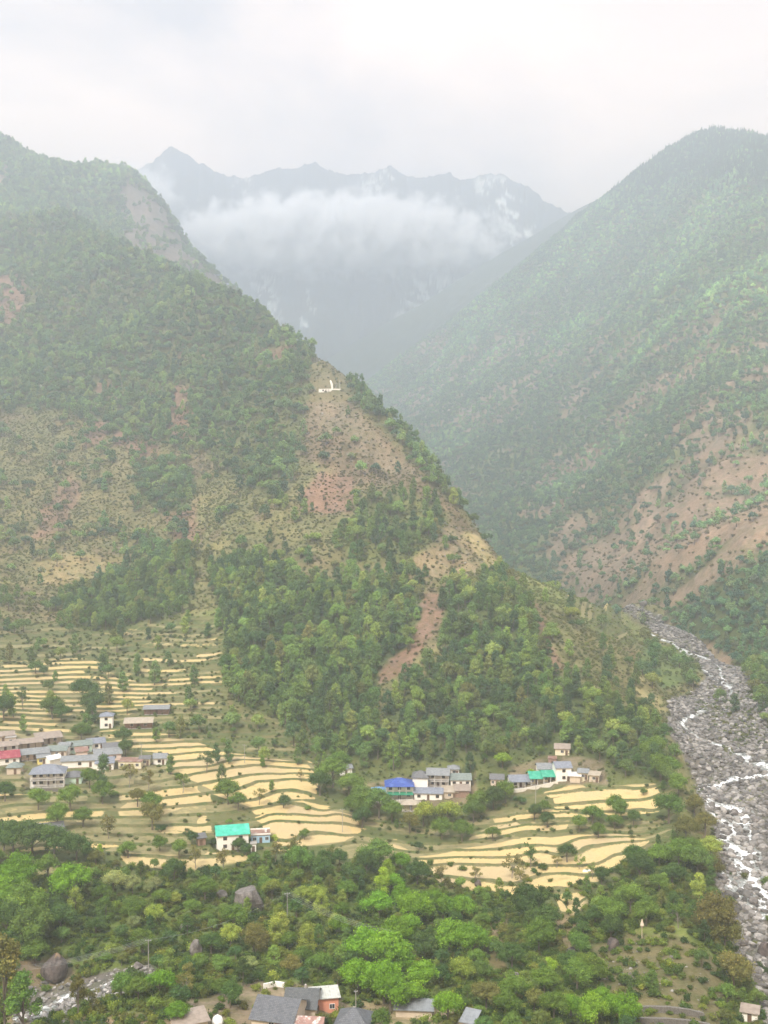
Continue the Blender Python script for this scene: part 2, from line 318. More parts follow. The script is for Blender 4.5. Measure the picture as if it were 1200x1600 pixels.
# name, left px, right px, foot py, depth m, storeys, roof kind, roof rise m, roof material, wall material, yaw deg, options, label
HOUSES = [
 # village on the left
 ('house',50,97,1231,9,2,'hip',2.6,'slate_blue','white_wall',-8,dict(ver=2,win=5,gal='white'),'two storey white house with galleried front and hipped roof, foremost of the village'),
 ('house',103,126,1225,7,1,'hip',1.6,'slate_dark','mint_wall',-6,dict(win=0,door=.75),'small mint walled house with dark hipped roof right beside the galleried house'),
 ('house',99,150,1199,6,1,'gable',1.6,'slate','white_wall',-4,dict(win=1),'long low white house under a grey gable roof, behind the galleried house'),
 ('house',151,176,1203,7,1,'gable',1.8,'slate_blue','white_wall',-4,dict(win=1),'white house with blue grey roof, end of the long white row'),
 ('shed',79,95,1196,5,1,'gable',1.2,'white_tin','white_wall',30,dict(),'tiny all white gabled shed between the yellow hut and the long white house'),
 ('house',186,219,1201,7,1,'flat',.5,'rust_roof','cream_wall',-14,dict(win=3),'cream house with three dark windows and flat rusty roof, right end of the village'),
 ('house',240,258,1195,6,1,'gable',1.5,'slate','white_wall',-10,dict(win=1),'isolated little white house with grey roof right of the village edge'),
 ('house',108,142,1175,6,1,'gable',1.6,'slate_green','mint_wall',8,dict(win=3),'mint green walled house with three small openings in the upper row of the village'),
 ('house',139,163,1171,6,1,'gable',1.7,'slate_blue','white_wall',8,dict(win=1),'grey roofed house next to the mint green house, half hidden behind it'),
 ('house',150,188,1189,7,1,'gable',1.9,'slate','pink_wall',6,dict(win=2),'house with broad grey slate roof and pale pink wall at the village middle'),
 ('house',60,95,1163,6,1,'shed',1.4,'brown_roof','tan_wall',10,dict(ver=1,win=2),'brown roofed house with deep shady porch at the back of the village'),
 ('house',26,64,1171,6,1,'gable',1.5,'brown_roof','tan_wall',6,dict(ver=1,win=1),'tan house with low brown roof and porch posts behind the village middle'),
 ('house',36,74,1188,7,1,'gable',1.7,'slate','pink_wall',6,dict(ver=1,win=2),'grey roofed house with pinkish wall and dark porch above the yellow hut'),
 ('hut',60,77,1194,4,1,'shed',.9,'slate','yellow_wall',4,dict(win=2),'small bright yellow walled hut under a grey roof'),
 ('house',-6,28,1195,8,1,'gable',2.2,'crimson_roof','white_wall',4,dict(win=1),'house with crimson red roof at the village edge'),
 ('house',-8,26,1176,6,1,'gable',1.4,'brown_roof','white_wall',4,dict(ver=1,win=3),'white and pink house with tan roof just behind the crimson roofed house'),
 ('hut',12,31,1210,5,1,'hip',1.7,'slate_green','tan_wall',-12,dict(win=0,door=.6),'little tan hut with grey green pyramid roof below the crimson roofed house'),
 ('house',10,24,1163,5,1,'flat',.3,'concrete','tan_wall',0,dict(win=1),'unfinished tan concrete block behind the brown roofed row of the village'),
 ('hut',92,106,1177,5,1,'gable',1.4,'slate','white_wall',-20,dict(win=0,door=.7),'small white hut with grey roof and dark doorway above the tiny white shed'),
 ('shed',120,136,1184,5,1,'shed',.7,'rust_roof','pink_wall',3,dict(win=0),'low shed with rusty red flat roof wedged between the village houses'),
 ('house',157,175,1138,6,2,'hip',1.4,'slate_blue','white_wall',-6,dict(win=1),'white upper floor house with blue grey pyramid roof above the village among trees'),
 ('house',196,236,1139,6,1,'shed',1.2,'tan_roof','brick_wall',-4,dict(ver=1,win=2),'low brick house with pale tan roof and porch above the village'),
 ('house',226,262,1117,7,1,'gable',1.3,'slate','brick_wall',-8,dict(ver=1,win=1),'rough brown brick farmhouse, uppermost building over the village'),
 ('hut',46,96,1309,5,1,'shed',.9,'slate_dark','teal_wall',4,dict(win=3),'low hut with teal painted wall half hidden in trees below the village'),
 # hamlet at the middle
 ('house',583,604,1250,8,1,'hip',1.6,'sky_roof','cream_wall',2,dict(win=2,lift=.0,two=1),'light blue roofed wing with cream wall beside the royal blue roof'),
 ('house',604,645,1250,9,2,'hip',2.4,'royal_roof','white_wall',2,dict(ver=1,win=3,awn='green_roof'),'house with royal blue hipped roof and green verandah strip'),
 ('house',645,668,1236,8,2,'hip',2.0,'slate_dark','white_wall',-3,dict(win=0),'white gable end house with dark grey roof next to the royal blue roof'),
 ('house',668,700,1232,8,2,'gable',2.0,'slate','white_wall',-3,dict(ver=2,win=2,gal='white'),'white balcony house with long grey roof at the middle of the hamlet'),
 ('house',648,690,1250,6,1,'gable',1.6,'slate_blue','white_wall',-3,dict(win=3),'lower white house with long grey roof in front of the balcony house'),
 ('shed',691,714,1248,6,1,'shed',.9,'tan_roof','tan_wall',-3,dict(win=1),'tan roofed shed beside the lower long grey roof'),
 ('house',705,735,1229,8,1,'gable',1.8,'slate_green','white_wall',4,dict(win=3),'white house with greenish grey roof and dark windows, right end of the balcony row'),
 ('tower',702,717,1212,5,1,'hip',1.3,'slate','white_wall',4,dict(win=1),'small white upper room with pyramid roof behind the greenish roofed house'),
 ('shed',712,733,1246,6,1,'shed',1.0,'brown_roof','brick_wall',4,dict(win=0),'brown stone shed with ragged dark roof in front of the greenish roofed house'),
 ('porch',629,655,1268,5,1,'hip',1.3,'tan_roof','cream_wall',0,dict(ver=1,win=1),'open columned porch hut with pale roof below the royal blue roof'),
 ('hut',532,550,1211,5,1,'gable',1.2,'slate','white_wall',15,dict(win=0,door=.5),'broken white and grey hut in the trees left of the hamlet'),
 ('house',767,786,1228,6,1,'gable',1.5,'slate_dark','pink_wall',0,dict(win=3),'small pink house with dark roof between the two hamlets'),
 # hamlet on the right
 ('house',799,831,1232,7,1,'gable',2.0,'slate_blue','white_wall',12,dict(ver=1,win=2),'white porch house with blue grey roof at the near end of the long row'),
 ('house',830,850,1227,8,1,'gable',2.0,'jade_roof','cream_wall',12,dict(ver=1,win=1),'house bay with jade green roof in the long row, higher of the two'),
 ('house',850,870,1224,8,1,'gable',1.6,'jade_roof','cream_wall',12,dict(ver=1,win=2),'house bay with jade green roof and porch, lower, beside the tall white house'),
 ('house',842,868,1212,6,1,'gable',1.8,'slate','white_wall',10,dict(win=2),'grey roofed white house just behind the jade roofs'),
 ('house',870,892,1221,7,2,'gable',1.8,'slate_blue','white_wall',14,dict(win=1),'tall plain white house ending the jade roofed row'),
 ('hut',868,889,1180,5,1,'gable',1.7,'brown_roof','cream_wall',0,dict(win=1),'cream hut with brown roof alone at the forest edge above the jade roofs'),
 ('hut',857,869,1196,4,1,'flat',.3,'rust_roof','brick_wall',0,dict(win=2),'reddish brick hut directly behind the jade roofed row'),
 ('hut',904,918,1218,5,1,'gable',1.2,'slate','cream_wall',-6,dict(win=1),'cream hut with grey roof among rubble right of the tall white house'),
 ('shed',891,906,1223,4,1,'shed',.5,'white_tin','tan_wall',0,dict(),'lean to with whitish sheet roof right beside the tall white house'),
 ('shed',921,935,1222,4,1,'shed',.6,'tan_roof','tan_wall',-8,dict(win=1),'tumbledown tan shed furthest right in the rubble by the long row'),
 # middle ground
 ('house',341,387,1328,7,2,'gable',2.6,'teal_roof','white_wall',6,dict(win=2,),'two storey white house with bright teal gable roof'),
 ('house',394,421,1317,6,1,'flat',.5,'rust_roof','sky_wall',2,dict(win=3,par=1),'small sky blue house with flat brown roof beside the teal roofed house'),
 ('shed',392,400,1331,2.5,1,'flat',.2,'concrete','white_wall',0,dict(win=0,door=.5),'little white box outhouse at the foot of the sky blue house'),
 ('hut',310,321,1321,3.5,1,'shed',.6,'slate_dark','brick_wall',10,dict(win=0,door=.4),'tiny brown hut in the bushes left of the teal roofed house'),
 # foot of the picture
 ('house',491,527,1583,4.2,1.35,'shed',.7,'pale_tin','salmon_wall',8,dict(win=2,door=.16),'salmon pink house with pale corrugated roof beside the big slate roofs'),
 ('house',396,452,1612,11,.9,'gable',3.0,'slate_old','tan_wall',-20,dict(win=1),'large old slate roof sloping down beside the rust streaked roof'),
 ('house',447,490,1592,10,.9,'gable',2.6,'slate_old2','tan_wall',-8,dict(win=0,tank=1),'dark slate roofed house wedged against the salmon pink house'),
 ('house',436,497,1628,6,.9,'gable',2.0,'rust_strip','tan_wall',-10,dict(),'rusty tin roof with pale strips in front of the slate roofs'),
 ('house',527,570,1620,7,.9,'hip',2.6,'slate_old','tan_wall',-12,dict(),'grey slate hipped roof right of the salmon pink house'),
 ('shed',621,672,1590,3.5,.7,'shed',.9,'grey_tin','tan_wall',-3,dict(),'long low shed with grey sheet roof at the clearing edge'),
 ('shed',722,738,1610,4,.7,'shed',1.2,'grey_tin','tan_wall',-20,dict(),'small grey sheet roof tilted among the trees right of the long shed'),
 ('hut',1161,1181,1597,3,.9,'shed',.6,'brown_roof','white_wall',-4,dict(win=2),'white hut with two dark openings and brown roof by the river bank'),
 ('shed',278,322,1614,5,.8,'shed',.8,'brown_roof','tan_wall',14,dict(),'flat brownish roofed shed left of the white tent'),
 # more of the village
 ('house',-10,20,1160,6,1,'gable',1.4,'brown_roof','tan_wall',4,dict(win=2),'brown roofed house furthest back at the edge of the village'),
 ('house',76,102,1183,6,1,'gable',1.5,'slate_green','tan_wall',-10,dict(win=1),'tan house with greenish grey roof right behind the yellow hut'),
 ('house',163,186,1178,6,1,'gable',1.5,'slate_dark','white_wall',6,dict(win=2),'white house with dark roof behind the broad slate roof of the village middle'),
 ('hut',219,233,1196,4,1,'gable',1.1,'slate_dark','cream_wall',-12,dict(win=1),'cream lean hut between the rusty roofed and the isolated white house'),
 # shrine on the spur
 ('shrine',498,512,613,4,1,'flat',.3,'white_tin','white_wall',-25,dict(win=1),'little white shrine hut on the bare shoulder of the spur'),
]
SITES = [site(h[1], h[2], h[3], h[4], h[10]) for h in HOUSES]
cut_pads(SITES); _vis()
# ------------------------------------------------------------------ land cover: true surface colours and how thickly plants grow
FFL = (.09, .11, .04); GT = (.175, .155, .075); BR = (.18, .135, .085); RB = (.22, .14, .10); OL = (.135, .15, .05); GR = (.10, .16, .04)
PT = (.44, .34, .17); RK = (.25, .22, .19); RV = (.13, .118, .105); TG = (.20, .215, .075); MU = (.16, .125, .08)
X = x_g.ravel(); Y = y_g.ravel(); Z = z_g.ravel(); PX = px_g.ravel(); PY = py_g.ravel(); CO = comp_g.ravel(); TW = tw_g.ravel(); LV = lev_g.ravel(); RG = r_g.ravel()
WX = PX + 9 * fbm(X / 26, Y / 26, 3, 101) + 4 * fbm(X / 7, Y / 7, 2, 103)
WY = PY + 7 * fbm(X / 26, Y / 26, 3, 105) + 3 * fbm(X / 7, Y / 7, 2, 107)
n1 = fbm(X / 55, Y / 55, 4, 111); n2 = fbm(X / 14, Y / 14, 3, 113); n3 = fbm(X / 160, Y / 160, 3, 115)
COL = np.zeros((len(X), 3)); TD = np.zeros(len(X)); SD = np.zeros(len(X)); GO = np.zeros(len(X))
def setc(m, c, td=None, sd=None):
    m = np.asarray(m, float)
    COL[:] = COL * (1 - m[:, None]) + np.array(c) * m[:, None]
    if td is not None: TD[:] = TD * (1 - m) + td * m
    if sd is not None: SD[:] = SD * (1 - m) + sd * m
N_ = (CO == 0); R_ = (CO == 1); B_ = (CO == 2); F_ = (CO == 3); S_ = (CO == 4)
# near spur and valley
setc(N_, (.175,.165,.075), .035, .9)
setc(N_ * sstep(-.1, .35, n1), GT, .03, .9)
setc(N_ * sstep(.05, .4, n2 + .4 * n1) * .7, BR)
def region(comp, poly, c, td=None, sd=None, soft=6, amt=1.0):
    setc(comp * pmask(WX, WY, poly, soft) * amt, c, td, sd)
region(N_, [(-900,200),(120,200),(240,380),(450,500),(580,570),(640,640),(560,640),(500,600),(470,650),(430,700),(370,720),(300,700),(200,690),(100,640),(-900,640)], (.13,.14,.06), .8, .5, 10)
region(N_, [(540,560),(640,640),(660,700),(720,760),(760,830),(740,810),(690,770),(640,720),(600,680),(560,630)], (.13,.13,.06), .4, .7)
for p in ([(-30,430),(40,420),(45,470),(20,520),(-30,510)], [(285,545),(320,545),(320,562),(280,560)], [(405,545),(450,540),(440,580),(400,575)], [(325,575),(355,580),(350,620),(325,615)],
          [(270,600),(300,610),(290,690),(265,680)], [(130,660),(170,655),(165,700),(125,695)], [(205,685),(240,680),(250,730),(200,720)], [(180,670),(205,672),(200,700),(178,700)], [(150,590),(190,600),(180,625),(150,615)]):
    region(N_, p, RB, .1, .3, 5)
region(N_, [(100,740),(200,700),(210,790),(290,800),(300,850),(170,850),(30,860),(-900,860),(-900,760),(40,760)], GT, .06, .8, 8)
region(N_, [(60,800),(110,740),(130,760),(100,830),(50,850)], RB, .05, .5, 5, .9)
region(N_, [(255,800),(310,795),(312,850),(280,860)], RB, .08, .5, 5, .9)
region(N_, [(500,605),(540,612),(590,670),(640,720),(700,780),(760,850),(820,930),(760,900),(650,905),(640,860),(690,820),(640,760),(560,760),(500,720),(450,700),(470,640)], BR, .03, .9, 6)
region(N_, [(500,615),(540,622),(600,690),(650,740),(600,740),(540,690),(480,660)], (.215, .17, .115), .02, .35, 5)
region(N_, [(465,770),(500,735),(555,740),(552,800),(500,805),(470,800)], RB, .05, .45, 5)
region(N_, [(640,890),(650,850),(705,820),(750,850),(800,905),(650,905)], (.25, .195, .115), .02, .3, 5)
region(N_, [(720,830),(745,835),(800,900),(775,900)], (.38, .30, .15), .0, .2, 4)
region(N_, [(50,870),(140,865),(175,875),(150,905),(60,915)], (.27, .215, .11), .03, .3, 5)
region(N_, [(205,715),(250,720),(300,745),(300,795),(255,800),(215,775)], FFL, .8, .3, 4)
region(N_, [(330,560),(480,600),(470,700),(440,790),(380,760),(330,720),(310,650)], (.12,.13,.055), .5, .7, 10)
region(N_, [(560,780),(640,770),(700,800),(690,840),(640,880),(560,880),(520,850)], OL, .3, 1.3, 8)
region(N_, [(430,880),(640,885),(620,905),(480,905)], GT, .15, .4)
region(N_, [(200,880),(240,850),(310,865),(305,930),(260,980),(190,1005),(95,985),(95,935),(150,920)], FFL, 1.0, .5, 6)
region(N_, [(330,885),(400,870),(480,915),(560,905),(655,915),(665,935),(645,1000),(600,1050),(580,1080),(600,1150),(640,1195),(500,1190),(480,1130),(360,1105),(350,1010)], FFL, 1.15, .6, 5)
region(N_, [(700,920),(790,905),(835,960),(860,1040),(925,1085),(1005,1105),(1045,1170),(1035,1235),(960,1228),(900,1180),(820,1190),(740,1195),(630,1195),(600,1130),(620,1075),(690,1030),(690,960)], FFL, .95, .6, 5)
region(N_, [(662,925),(700,925),(690,960),(660,1010),(640,1045),(590,1068),(590,1050),(640,1005)], RB, .02, .2, 4)
region(N_, [(830,935),(860,985),(900,1040),(870,1050),(850,1000),(815,960)], RB, .1, .5, 5)
region(N_, [(800,880),(960,940),(1010,1000),(960,1010),(900,970),(830,930)], TG, .012, .5, 5)
region(N_, [(860,960),(960,1000),(1040,1090),(1050,1130),(960,1100),(900,1060),(860,1010)], (.19,.175,.08), .025, 1.1, 6)
region(N_, [(985,1030),(1030,1075),(1040,1110),(1015,1115),(985,1070)], (.27,.24,.12), .1, .5, 5)
region(N_, [(215,975),(345,955),(350,1110),(200,1110),(160,1020)], TG, .04, .3, 6)
# valley floor: fields, hedges, wood
region(N_, [(-900,985),(350,985),(355,1110),(480,1135),(495,1190),(640,1195),(900,1180),(1060,1225),(1060,1330),(980,1380),(900,1420),(600,1350),(200,1372),(-900,1345)], (.105,.12,.042), .06, .9, 6)
region(N_, [(-900,1350),(200,1378),(420,1350),(600,1350),(700,1390),(800,1405),(930,1420),(1000,1370),(1060,1300),(1110,1320),(1135,1400),(1150,1500),(1190,1560),(1210,1700),(-900,1700)], (.11,.145,.038), .8, 1.0, 8)
region(N_, [(940,1500),(980,1475),(1060,1480),(1110,1510),(1130,1560),(1100,1590),(990,1580),(960,1545)], (.22,.165,.10), .03, .3, 6)
region(N_, [(755,1440),(800,1430),(790,1530),(760,1520)], (.20,.15,.085), .1, .4, 6)
region(N_, [(870,1420),(905,1430),(915,1480),(880,1490)], (.22,.17,.10), .05, .3, 6)
region(N_, [(970,1440),(1060,1420),(1090,1480),(1000,1470)], (.17,.20,.06), .15, .5, 6)
region(N_, [(560,1565),(700,1570),(760,1620),(560,1620)], (.30,.24,.15), 0, .2, 5)
region(N_, [(40,1560),(130,1590),(260,1580),(350,1580),(360,1660),(-60,1660)], (.26,.19,.12), .05, .5, 8)
region(N_, [(300,1560),(400,1530),(520,1540),(560,1590),(560,1680),(300,1680)], (.24,.19,.13), 0, .2, 5)
region(N_, [(570,1225),(740,1205),(745,1255),(650,1272),(575,1260)], (.20,.155,.105), .0, .3, 4, .85)
region(N_, [(797,1200),(850,1185),(945,1185),(950,1225),(870,1232),(800,1245)], (.19,.15,.105), .0, .2, 4, .85)
region(N_, [(-20,1150),(100,1135),(190,1150),(262,1185),(225,1210),(130,1225),(40,1240),(-20,1215)], (.22,.18,.12), .0, .3, 4, .8)
region(N_, [(30,1535),(110,1530),(240,1505),(250,1540),(180,1560),(90,1600),(20,1600)], RV, 0, .05, 5)
region(N_, [(20,1505),(110,1500),(115,1540),(30,1545)], MU, .02, .2, 5)
RIV_POLY = [(950,940),(985,960),(1040,1000),(1090,1030),(1105,1060),(1085,1080),(1045,1095),(1045,1140),(1070,1180),(1090,1240),(1112,1290),(1125,1330),(1118,1390),(1135,1430),(1150,1490),(1185,1560),(1200,1640),(1900,1640),(1900,1080),(1200,1090),(1190,1050),(1130,1015),(1060,975),(1000,950),(960,935)]
riv = N_ * pmask(WX * .5 + PX * .5, WY * .5 + PY * .5, RIV_POLY, 5)
setc(riv, RV, 0, .02)
setc(riv * sstep(.15, .4, n2 + .5 * n1) * .8, (.20,.19,.11), .02, .35)
region(N_, [(1090,1100),(1200,1075),(1900,1075),(1900,1170),(1200,1170),(1120,1150)], (.15,.145,.075), .02, .8, 10, .8)
region(N_, [(1165,1040),(1900,1040),(1900,1150),(1210,1140),(1175,1100)], (.12,.14,.05), .5, .9, 8)
region(N_, [(1005,1000),(1060,1020),(1095,1045),(1080,1070),(1040,1075),(1000,1040)], (.12,.16,.055), .05, .5, 5)
# right mountain
gul = ridged((X * .8 + Y * .6) / 75, (Y * .8 - X * .6) / 300, 3, 121)
setc(R_, (.15,.16,.07), .55, .5)
setc(R_ * sstep(0., .5, n3 + .4 * n1), (.17,.20,.075), .5, .6)
setc(R_ * sstep(.2, .5, gul + .4 * n1) * sstep(420, 560, PY), (.27,.20,.14), .15, .4)
region(R_, [(840,860),(880,810),(940,800),(1010,760),(1100,700),(1300,640),(1900,600),(1900,950),(1200,890),(1120,950),(1050,975),(960,945),(900,920)], (.27,.195,.14), .03, .4, 16)
setc(R_ * pmask(WX, WY, [(840,860),(1010,760),(1300,640),(1900,600),(1900,950),(1200,890),(1120,950),(960,945)], 10) * sstep(.2, .5, fbm((X * .8 + Y * .6) / 28, (Y * .8 - X * .6) / 110, 3, 131)), (.15,.145,.07), .35, .6)
region(R_, [(1030,960),(1080,930),(1150,890),(1210,870),(1900,850),(1900,1100),(1200,1080),(1120,1010)], FFL, .9, .6, 8)
region(R_, [(760,530),(800,515),(860,530),(850,560),(780,560)], (.26,.19,.15), .1, .3, 8, .8)
region(R_, [(1000,770),(1050,740),(1030,820),(960,880),(990,810)], (.36,.26,.19), .05, .3, 6, .8)
region(R_, [(900,330),(1040,240),(1120,200),(1300,210),(1900,260),(1900,300),(1200,290),(1080,290),(980,330)], (.05,.065,.035), 1.3, .2, 14)
# back peak with its cliff
setc(B_, FFL, 1.0, .3)
region(B_, [(185,298),(205,282),(228,296),(262,338),(292,384),(335,425),(390,470),(470,560),(430,560),(330,480),(230,420),(190,380)], (.175,.145,.125), .04, .2, 5)
region(B_, [(-30,240),(15,245),(22,290),(-30,310)], (.27,.21,.16), .1, .3, 6)
region(B_, [(-20,330),(60,325),(110,330),(90,350),(-20,360)], (.26,.22,.14), .2, .5, 6)
# far ridge and snow range
setc(F_, (.06,.075,.05), 0, 0)
sn = fbm(X / 150, Z / 120, 5, 141, .6); gu = ridged((X) / 120, Y / 700, 4, 143)
setc(S_, (.07,.075,.075))
fine = fbm(X / 38 + Z / 60, Z / 30, 4, 145, .65)
snow = S_ * 0.7 * sstep(.62, .7, .4 * sn + .35 * gu + .9 * fine)
def sm(poly, a): return S_ * pmask(WX, WY, poly, 12) * sstep(.60 - a, .66 - a, .35 * sn + .35 * gu + 1.0 * fine)
for P, a in (([(740,285),(785,274),(800,300),(850,360),(820,380),(765,330)], .36), ([(545,285),(590,275),(600,300),(560,300)], .2), ([(370,280),(430,275),(420,300),(370,300)], .28), ([(640,430),(700,430),(720,470),(620,500)], .35), ([(390,430),(430,430),(440,500),(400,490)], .3), ([(610,420),(625,420),(625,480),(605,470)], .45)):
    snow = np.maximum(snow, sm(P, a))
setc(np.clip(snow, 0, 1), (.60,.62,.65))
COL *= (1 + .22 * fbm(X / 4.5, Y / 4.5, 3, 151) * ~S_ * ~F_ + .16 * ridged(X / 9, Y / 28, 3, 153) * (RG < 1500))[:, None]
region(N_, [(980,1560),(1120,1562),(1135,1620),(1120,1680),(980,1680)], (.14,.12,.065), 0, .2, 5)
region(N_, [(940,1495),(980,1475),(1065,1482),(1112,1512),(1130,1560),(1100,1590),(985,1585),(955,1545)], (.145,.125,.065), .01, .45, 6)
region(N_, [(485,560),(545,560),(556,625),(485,630)], (.17,.15,.08), 0, .3, 3)
region(N_, [(925,1478),(985,1455),(1060,1462),(1120,1500),(1142,1560),(1110,1600),(960,1600),(925,1550)], (.15,.13,.068), .01, .4, 6)
# gold stubble fields
for P, a in (([(-900,1040),(60,1040),(130,1045),(140,1075),(130,1110),(60,1150),(-900,1160)], .72), ([(150,1055),(240,1065),(235,1100),(200,1120),(150,1110)], .75), ([(90,1030),(150,1030),(150,1045),(90,1045)], .8),
    ([(230,1150),(300,1158),(330,1172),(390,1184),(480,1194),(492,1212),(490,1245),(440,1246),(395,1262),(350,1240),(290,1212),(262,1205),(262,1175),(225,1170)], 1.7), ([(160,1145),(230,1140),(290,1150),(300,1165),(190,1170)], .9), ([(0,1140),(60,1140),(120,1120),(120,1150),(0,1165)], .5),
    ([(402,1276),(450,1262),(505,1264),(560,1276),(562,1296),(540,1312),(470,1320),(440,1324),(425,1300)], 1.8), ([(385,1258),(470,1250),(520,1258),(500,1268),(400,1272)], .8), ([(530,1318),(620,1312),(650,1330),(620,1345),(520,1350)], .75),
    ([(190,1325),(240,1330),(385,1338),(370,1356),(310,1362),(200,1350)], .9), ([(0,1240),(180,1250),(150,1290),(0,1290)], .62), ([(180,1205),(330,1225),(330,1300),(180,1290)], .58), ([(0,1290),(180,1290),(330,1300),(330,1320),(0,1330)], .4), ([(480,1240),(560,1275),(640,1300),(560,1300)], .4),
    ([(865,1247),(905,1238),(960,1232),(1022,1228),(1030,1245),(1028,1262),(960,1268),(935,1262),(900,1258),(870,1256)], 1.5), ([(855,1240),(905,1230),(910,1234),(860,1244)], 1.2),
    ([(655,1338),(700,1330),(760,1318),(800,1310),(860,1308),(900,1304),(960,1304),(1012,1311),(990,1330),(960,1350),(935,1372),(905,1370),(880,1385),(840,1385),(800,1395),(770,1385),(740,1390),(690,1375)], 1.8),
    ([(780,1270),(860,1262),(920,1275),(900,1298),(780,1306),(720,1318)], .5), ([(560,1180),(700,1215),(700,1225),(560,1230)], .15), ([(868,1398),(895,1392),(925,1412),(905,1428),(880,1420)], 1.3), ([(860,895),(960,935),(950,960),(900,940)], .3), ([(-900,975),(200,985),(350,1000),(350,1110),(240,1110),(140,1050),(-900,1045)], .2)):
    GO = np.maximum(GO, N_ * pmask(PX * .6 + WX * .4, PY * .6 + WY * .4, P, 9) * a)
TD *= 1 - np.clip(GO, 0, 1) * .75; SD *= 1 - np.clip(GO * 1.5, 0, 1) * .93
SD *= np.where((TW > .5) & (RG < 700), np.where(LV - np.floor(LV) > .76, 1.3, .2), 1.)
TD = TD * sstep(-.75, -.2, n2 + TD * .8)
for q_ in SITES:      # nothing tall grows right before a house
    hw_ = q_['w'] * q_['ppm'] / 2 + 6; m_ = (np.abs(PX - q_['px']) < hw_) & (PY > q_['py'] - 16) & (PY < q_['py'] + 24) & N_
    TD[m_] = 0; SD[m_ & (PY < q_['py'] + 8)] *= .3
# ------------------------------------------------------------------ materials
def mat(name):
    m = bpy.data.materials.new(name); m.use_nodes = True; nt = m.node_tree; nt.nodes.clear(); return m, nt
def N(nt, t, ins=None, **k):
    n = nt.nodes.new(t)
    for a, b in k.items(): setattr(n, a, b)
    for a, b in (ins or {}).items():
        if isinstance(b, bpy.types.NodeSocket): nt.links.new(b, n.inputs[a])
        else: n.inputs[a].default_value = b
    return n
def M(nt, op, a, b=0.0, c=None, clamp=False):
    n = nt.nodes.new('ShaderNodeMath'); n.operation = op; n.use_clamp = clamp
    for i, v in enumerate((a, b, c)):
        if v is None: continue
        if isinstance(v, bpy.types.NodeSocket): nt.links.new(v, n.inputs[i])
        else: n.inputs[i].default_value = v
    return n.outputs[0]
def mix(nt, f, a, b, blend='MIX'):
    n = nt.nodes.new('ShaderNodeMix'); n.data_type = 'RGBA'; n.blend_type = blend
    for i, v in (('Factor', f), ('A', a), ('B', b)):
        s = [q for q in n.inputs if q.name == i and (q.type == 'RGBA' or i == 'Factor') and q.enabled][0]
        if isinstance(v, bpy.types.NodeSocket): nt.links.new(v, s)
        else: s.default_value = v if i == 'Factor' else (*v, 1) if len(v) == 3 else v
    return [q for q in n.outputs if q.type == 'RGBA'][0]
def noise(nt, vec, scale, detail=3, rough=.5, dim='3D'):
    return N(nt, 'ShaderNodeTexNoise', {'Vector': vec, 'Scale': scale, 'Detail': detail, 'Roughness': rough}).outputs['Fac']
def ramp(nt, v, a, b, lo=0.0, hi=1.0):
    n = nt.nodes.new('ShaderNodeMapRange'); n.interpolation_type = 'SMOOTHSTEP'
    nt.links.new(v, n.inputs[0]); n.inputs[1].default_value = a; n.inputs[2].default_value = b; n.inputs[3].default_value = lo; n.inputs[4].default_value = hi
    return n.outputs[0]
def finish(nt, col, rough=.9, bump=None, bstr=.5, bdist=.5, spec=.2, **k):
    p = N(nt, 'ShaderNodeBsdfPrincipled'); p.inputs['Roughness'].default_value = rough; p.inputs['Specular IOR Level'].default_value = spec
    if isinstance(col, bpy.types.NodeSocket): nt.links.new(col, p.inputs['Base Color'])
    else: p.inputs['Base Color'].default_value = (*col, 1)
    if bump is not None:
        b = N(nt, 'ShaderNodeBump', {'Height': bump, 'Strength': bstr, 'Distance': bdist}); nt.links.new(b.outputs[0], p.inputs['Normal'])
    for a, v in k.items(): p.inputs[a].default_value = v
    o = N(nt, 'ShaderNodeOutputMaterial'); nt.links.new(p.outputs[0], o.inputs['Surface']); return p

# ground
MG, nt = mat('ground')
pos = N(nt, 'ShaderNodeTexCoord').outputs['Object']
cov = N(nt, 'ShaderNodeAttribute', attribute_name='cov').outputs['Color']
lev = N(nt, 'ShaderNodeAttribute', attribute_name='lev').outputs['Fac']
ter = N(nt, 'ShaderNodeAttribute', attribute_name='terrace').outputs['Fac']
gol = N(nt, 'ShaderNodeAttribute', attribute_name='gold').outputs['Fac']
nA = noise(nt, pos, .035, 5, .6); nB = noise(nt, pos, .22, 4, .65); nC = noise(nt, pos, 1.3, 3, .6)
col = mix(nt, ramp(nt, nB, .36, .66), cov, mix(nt, 1.0, cov, (.62, .72, .52), 'MULTIPLY'))
col = mix(nt, ramp(nt, nA, .42, .68, 0, .6), col, mix(nt, 1.0, cov, (1.35, 1.22, 1.1), 'MULTIPLY'))
col = mix(nt, ramp(nt, nC, .45, .75, 0, .55), col, mix(nt, 1.0, cov, (.55, .58, .5), 'MULTIPLY'))
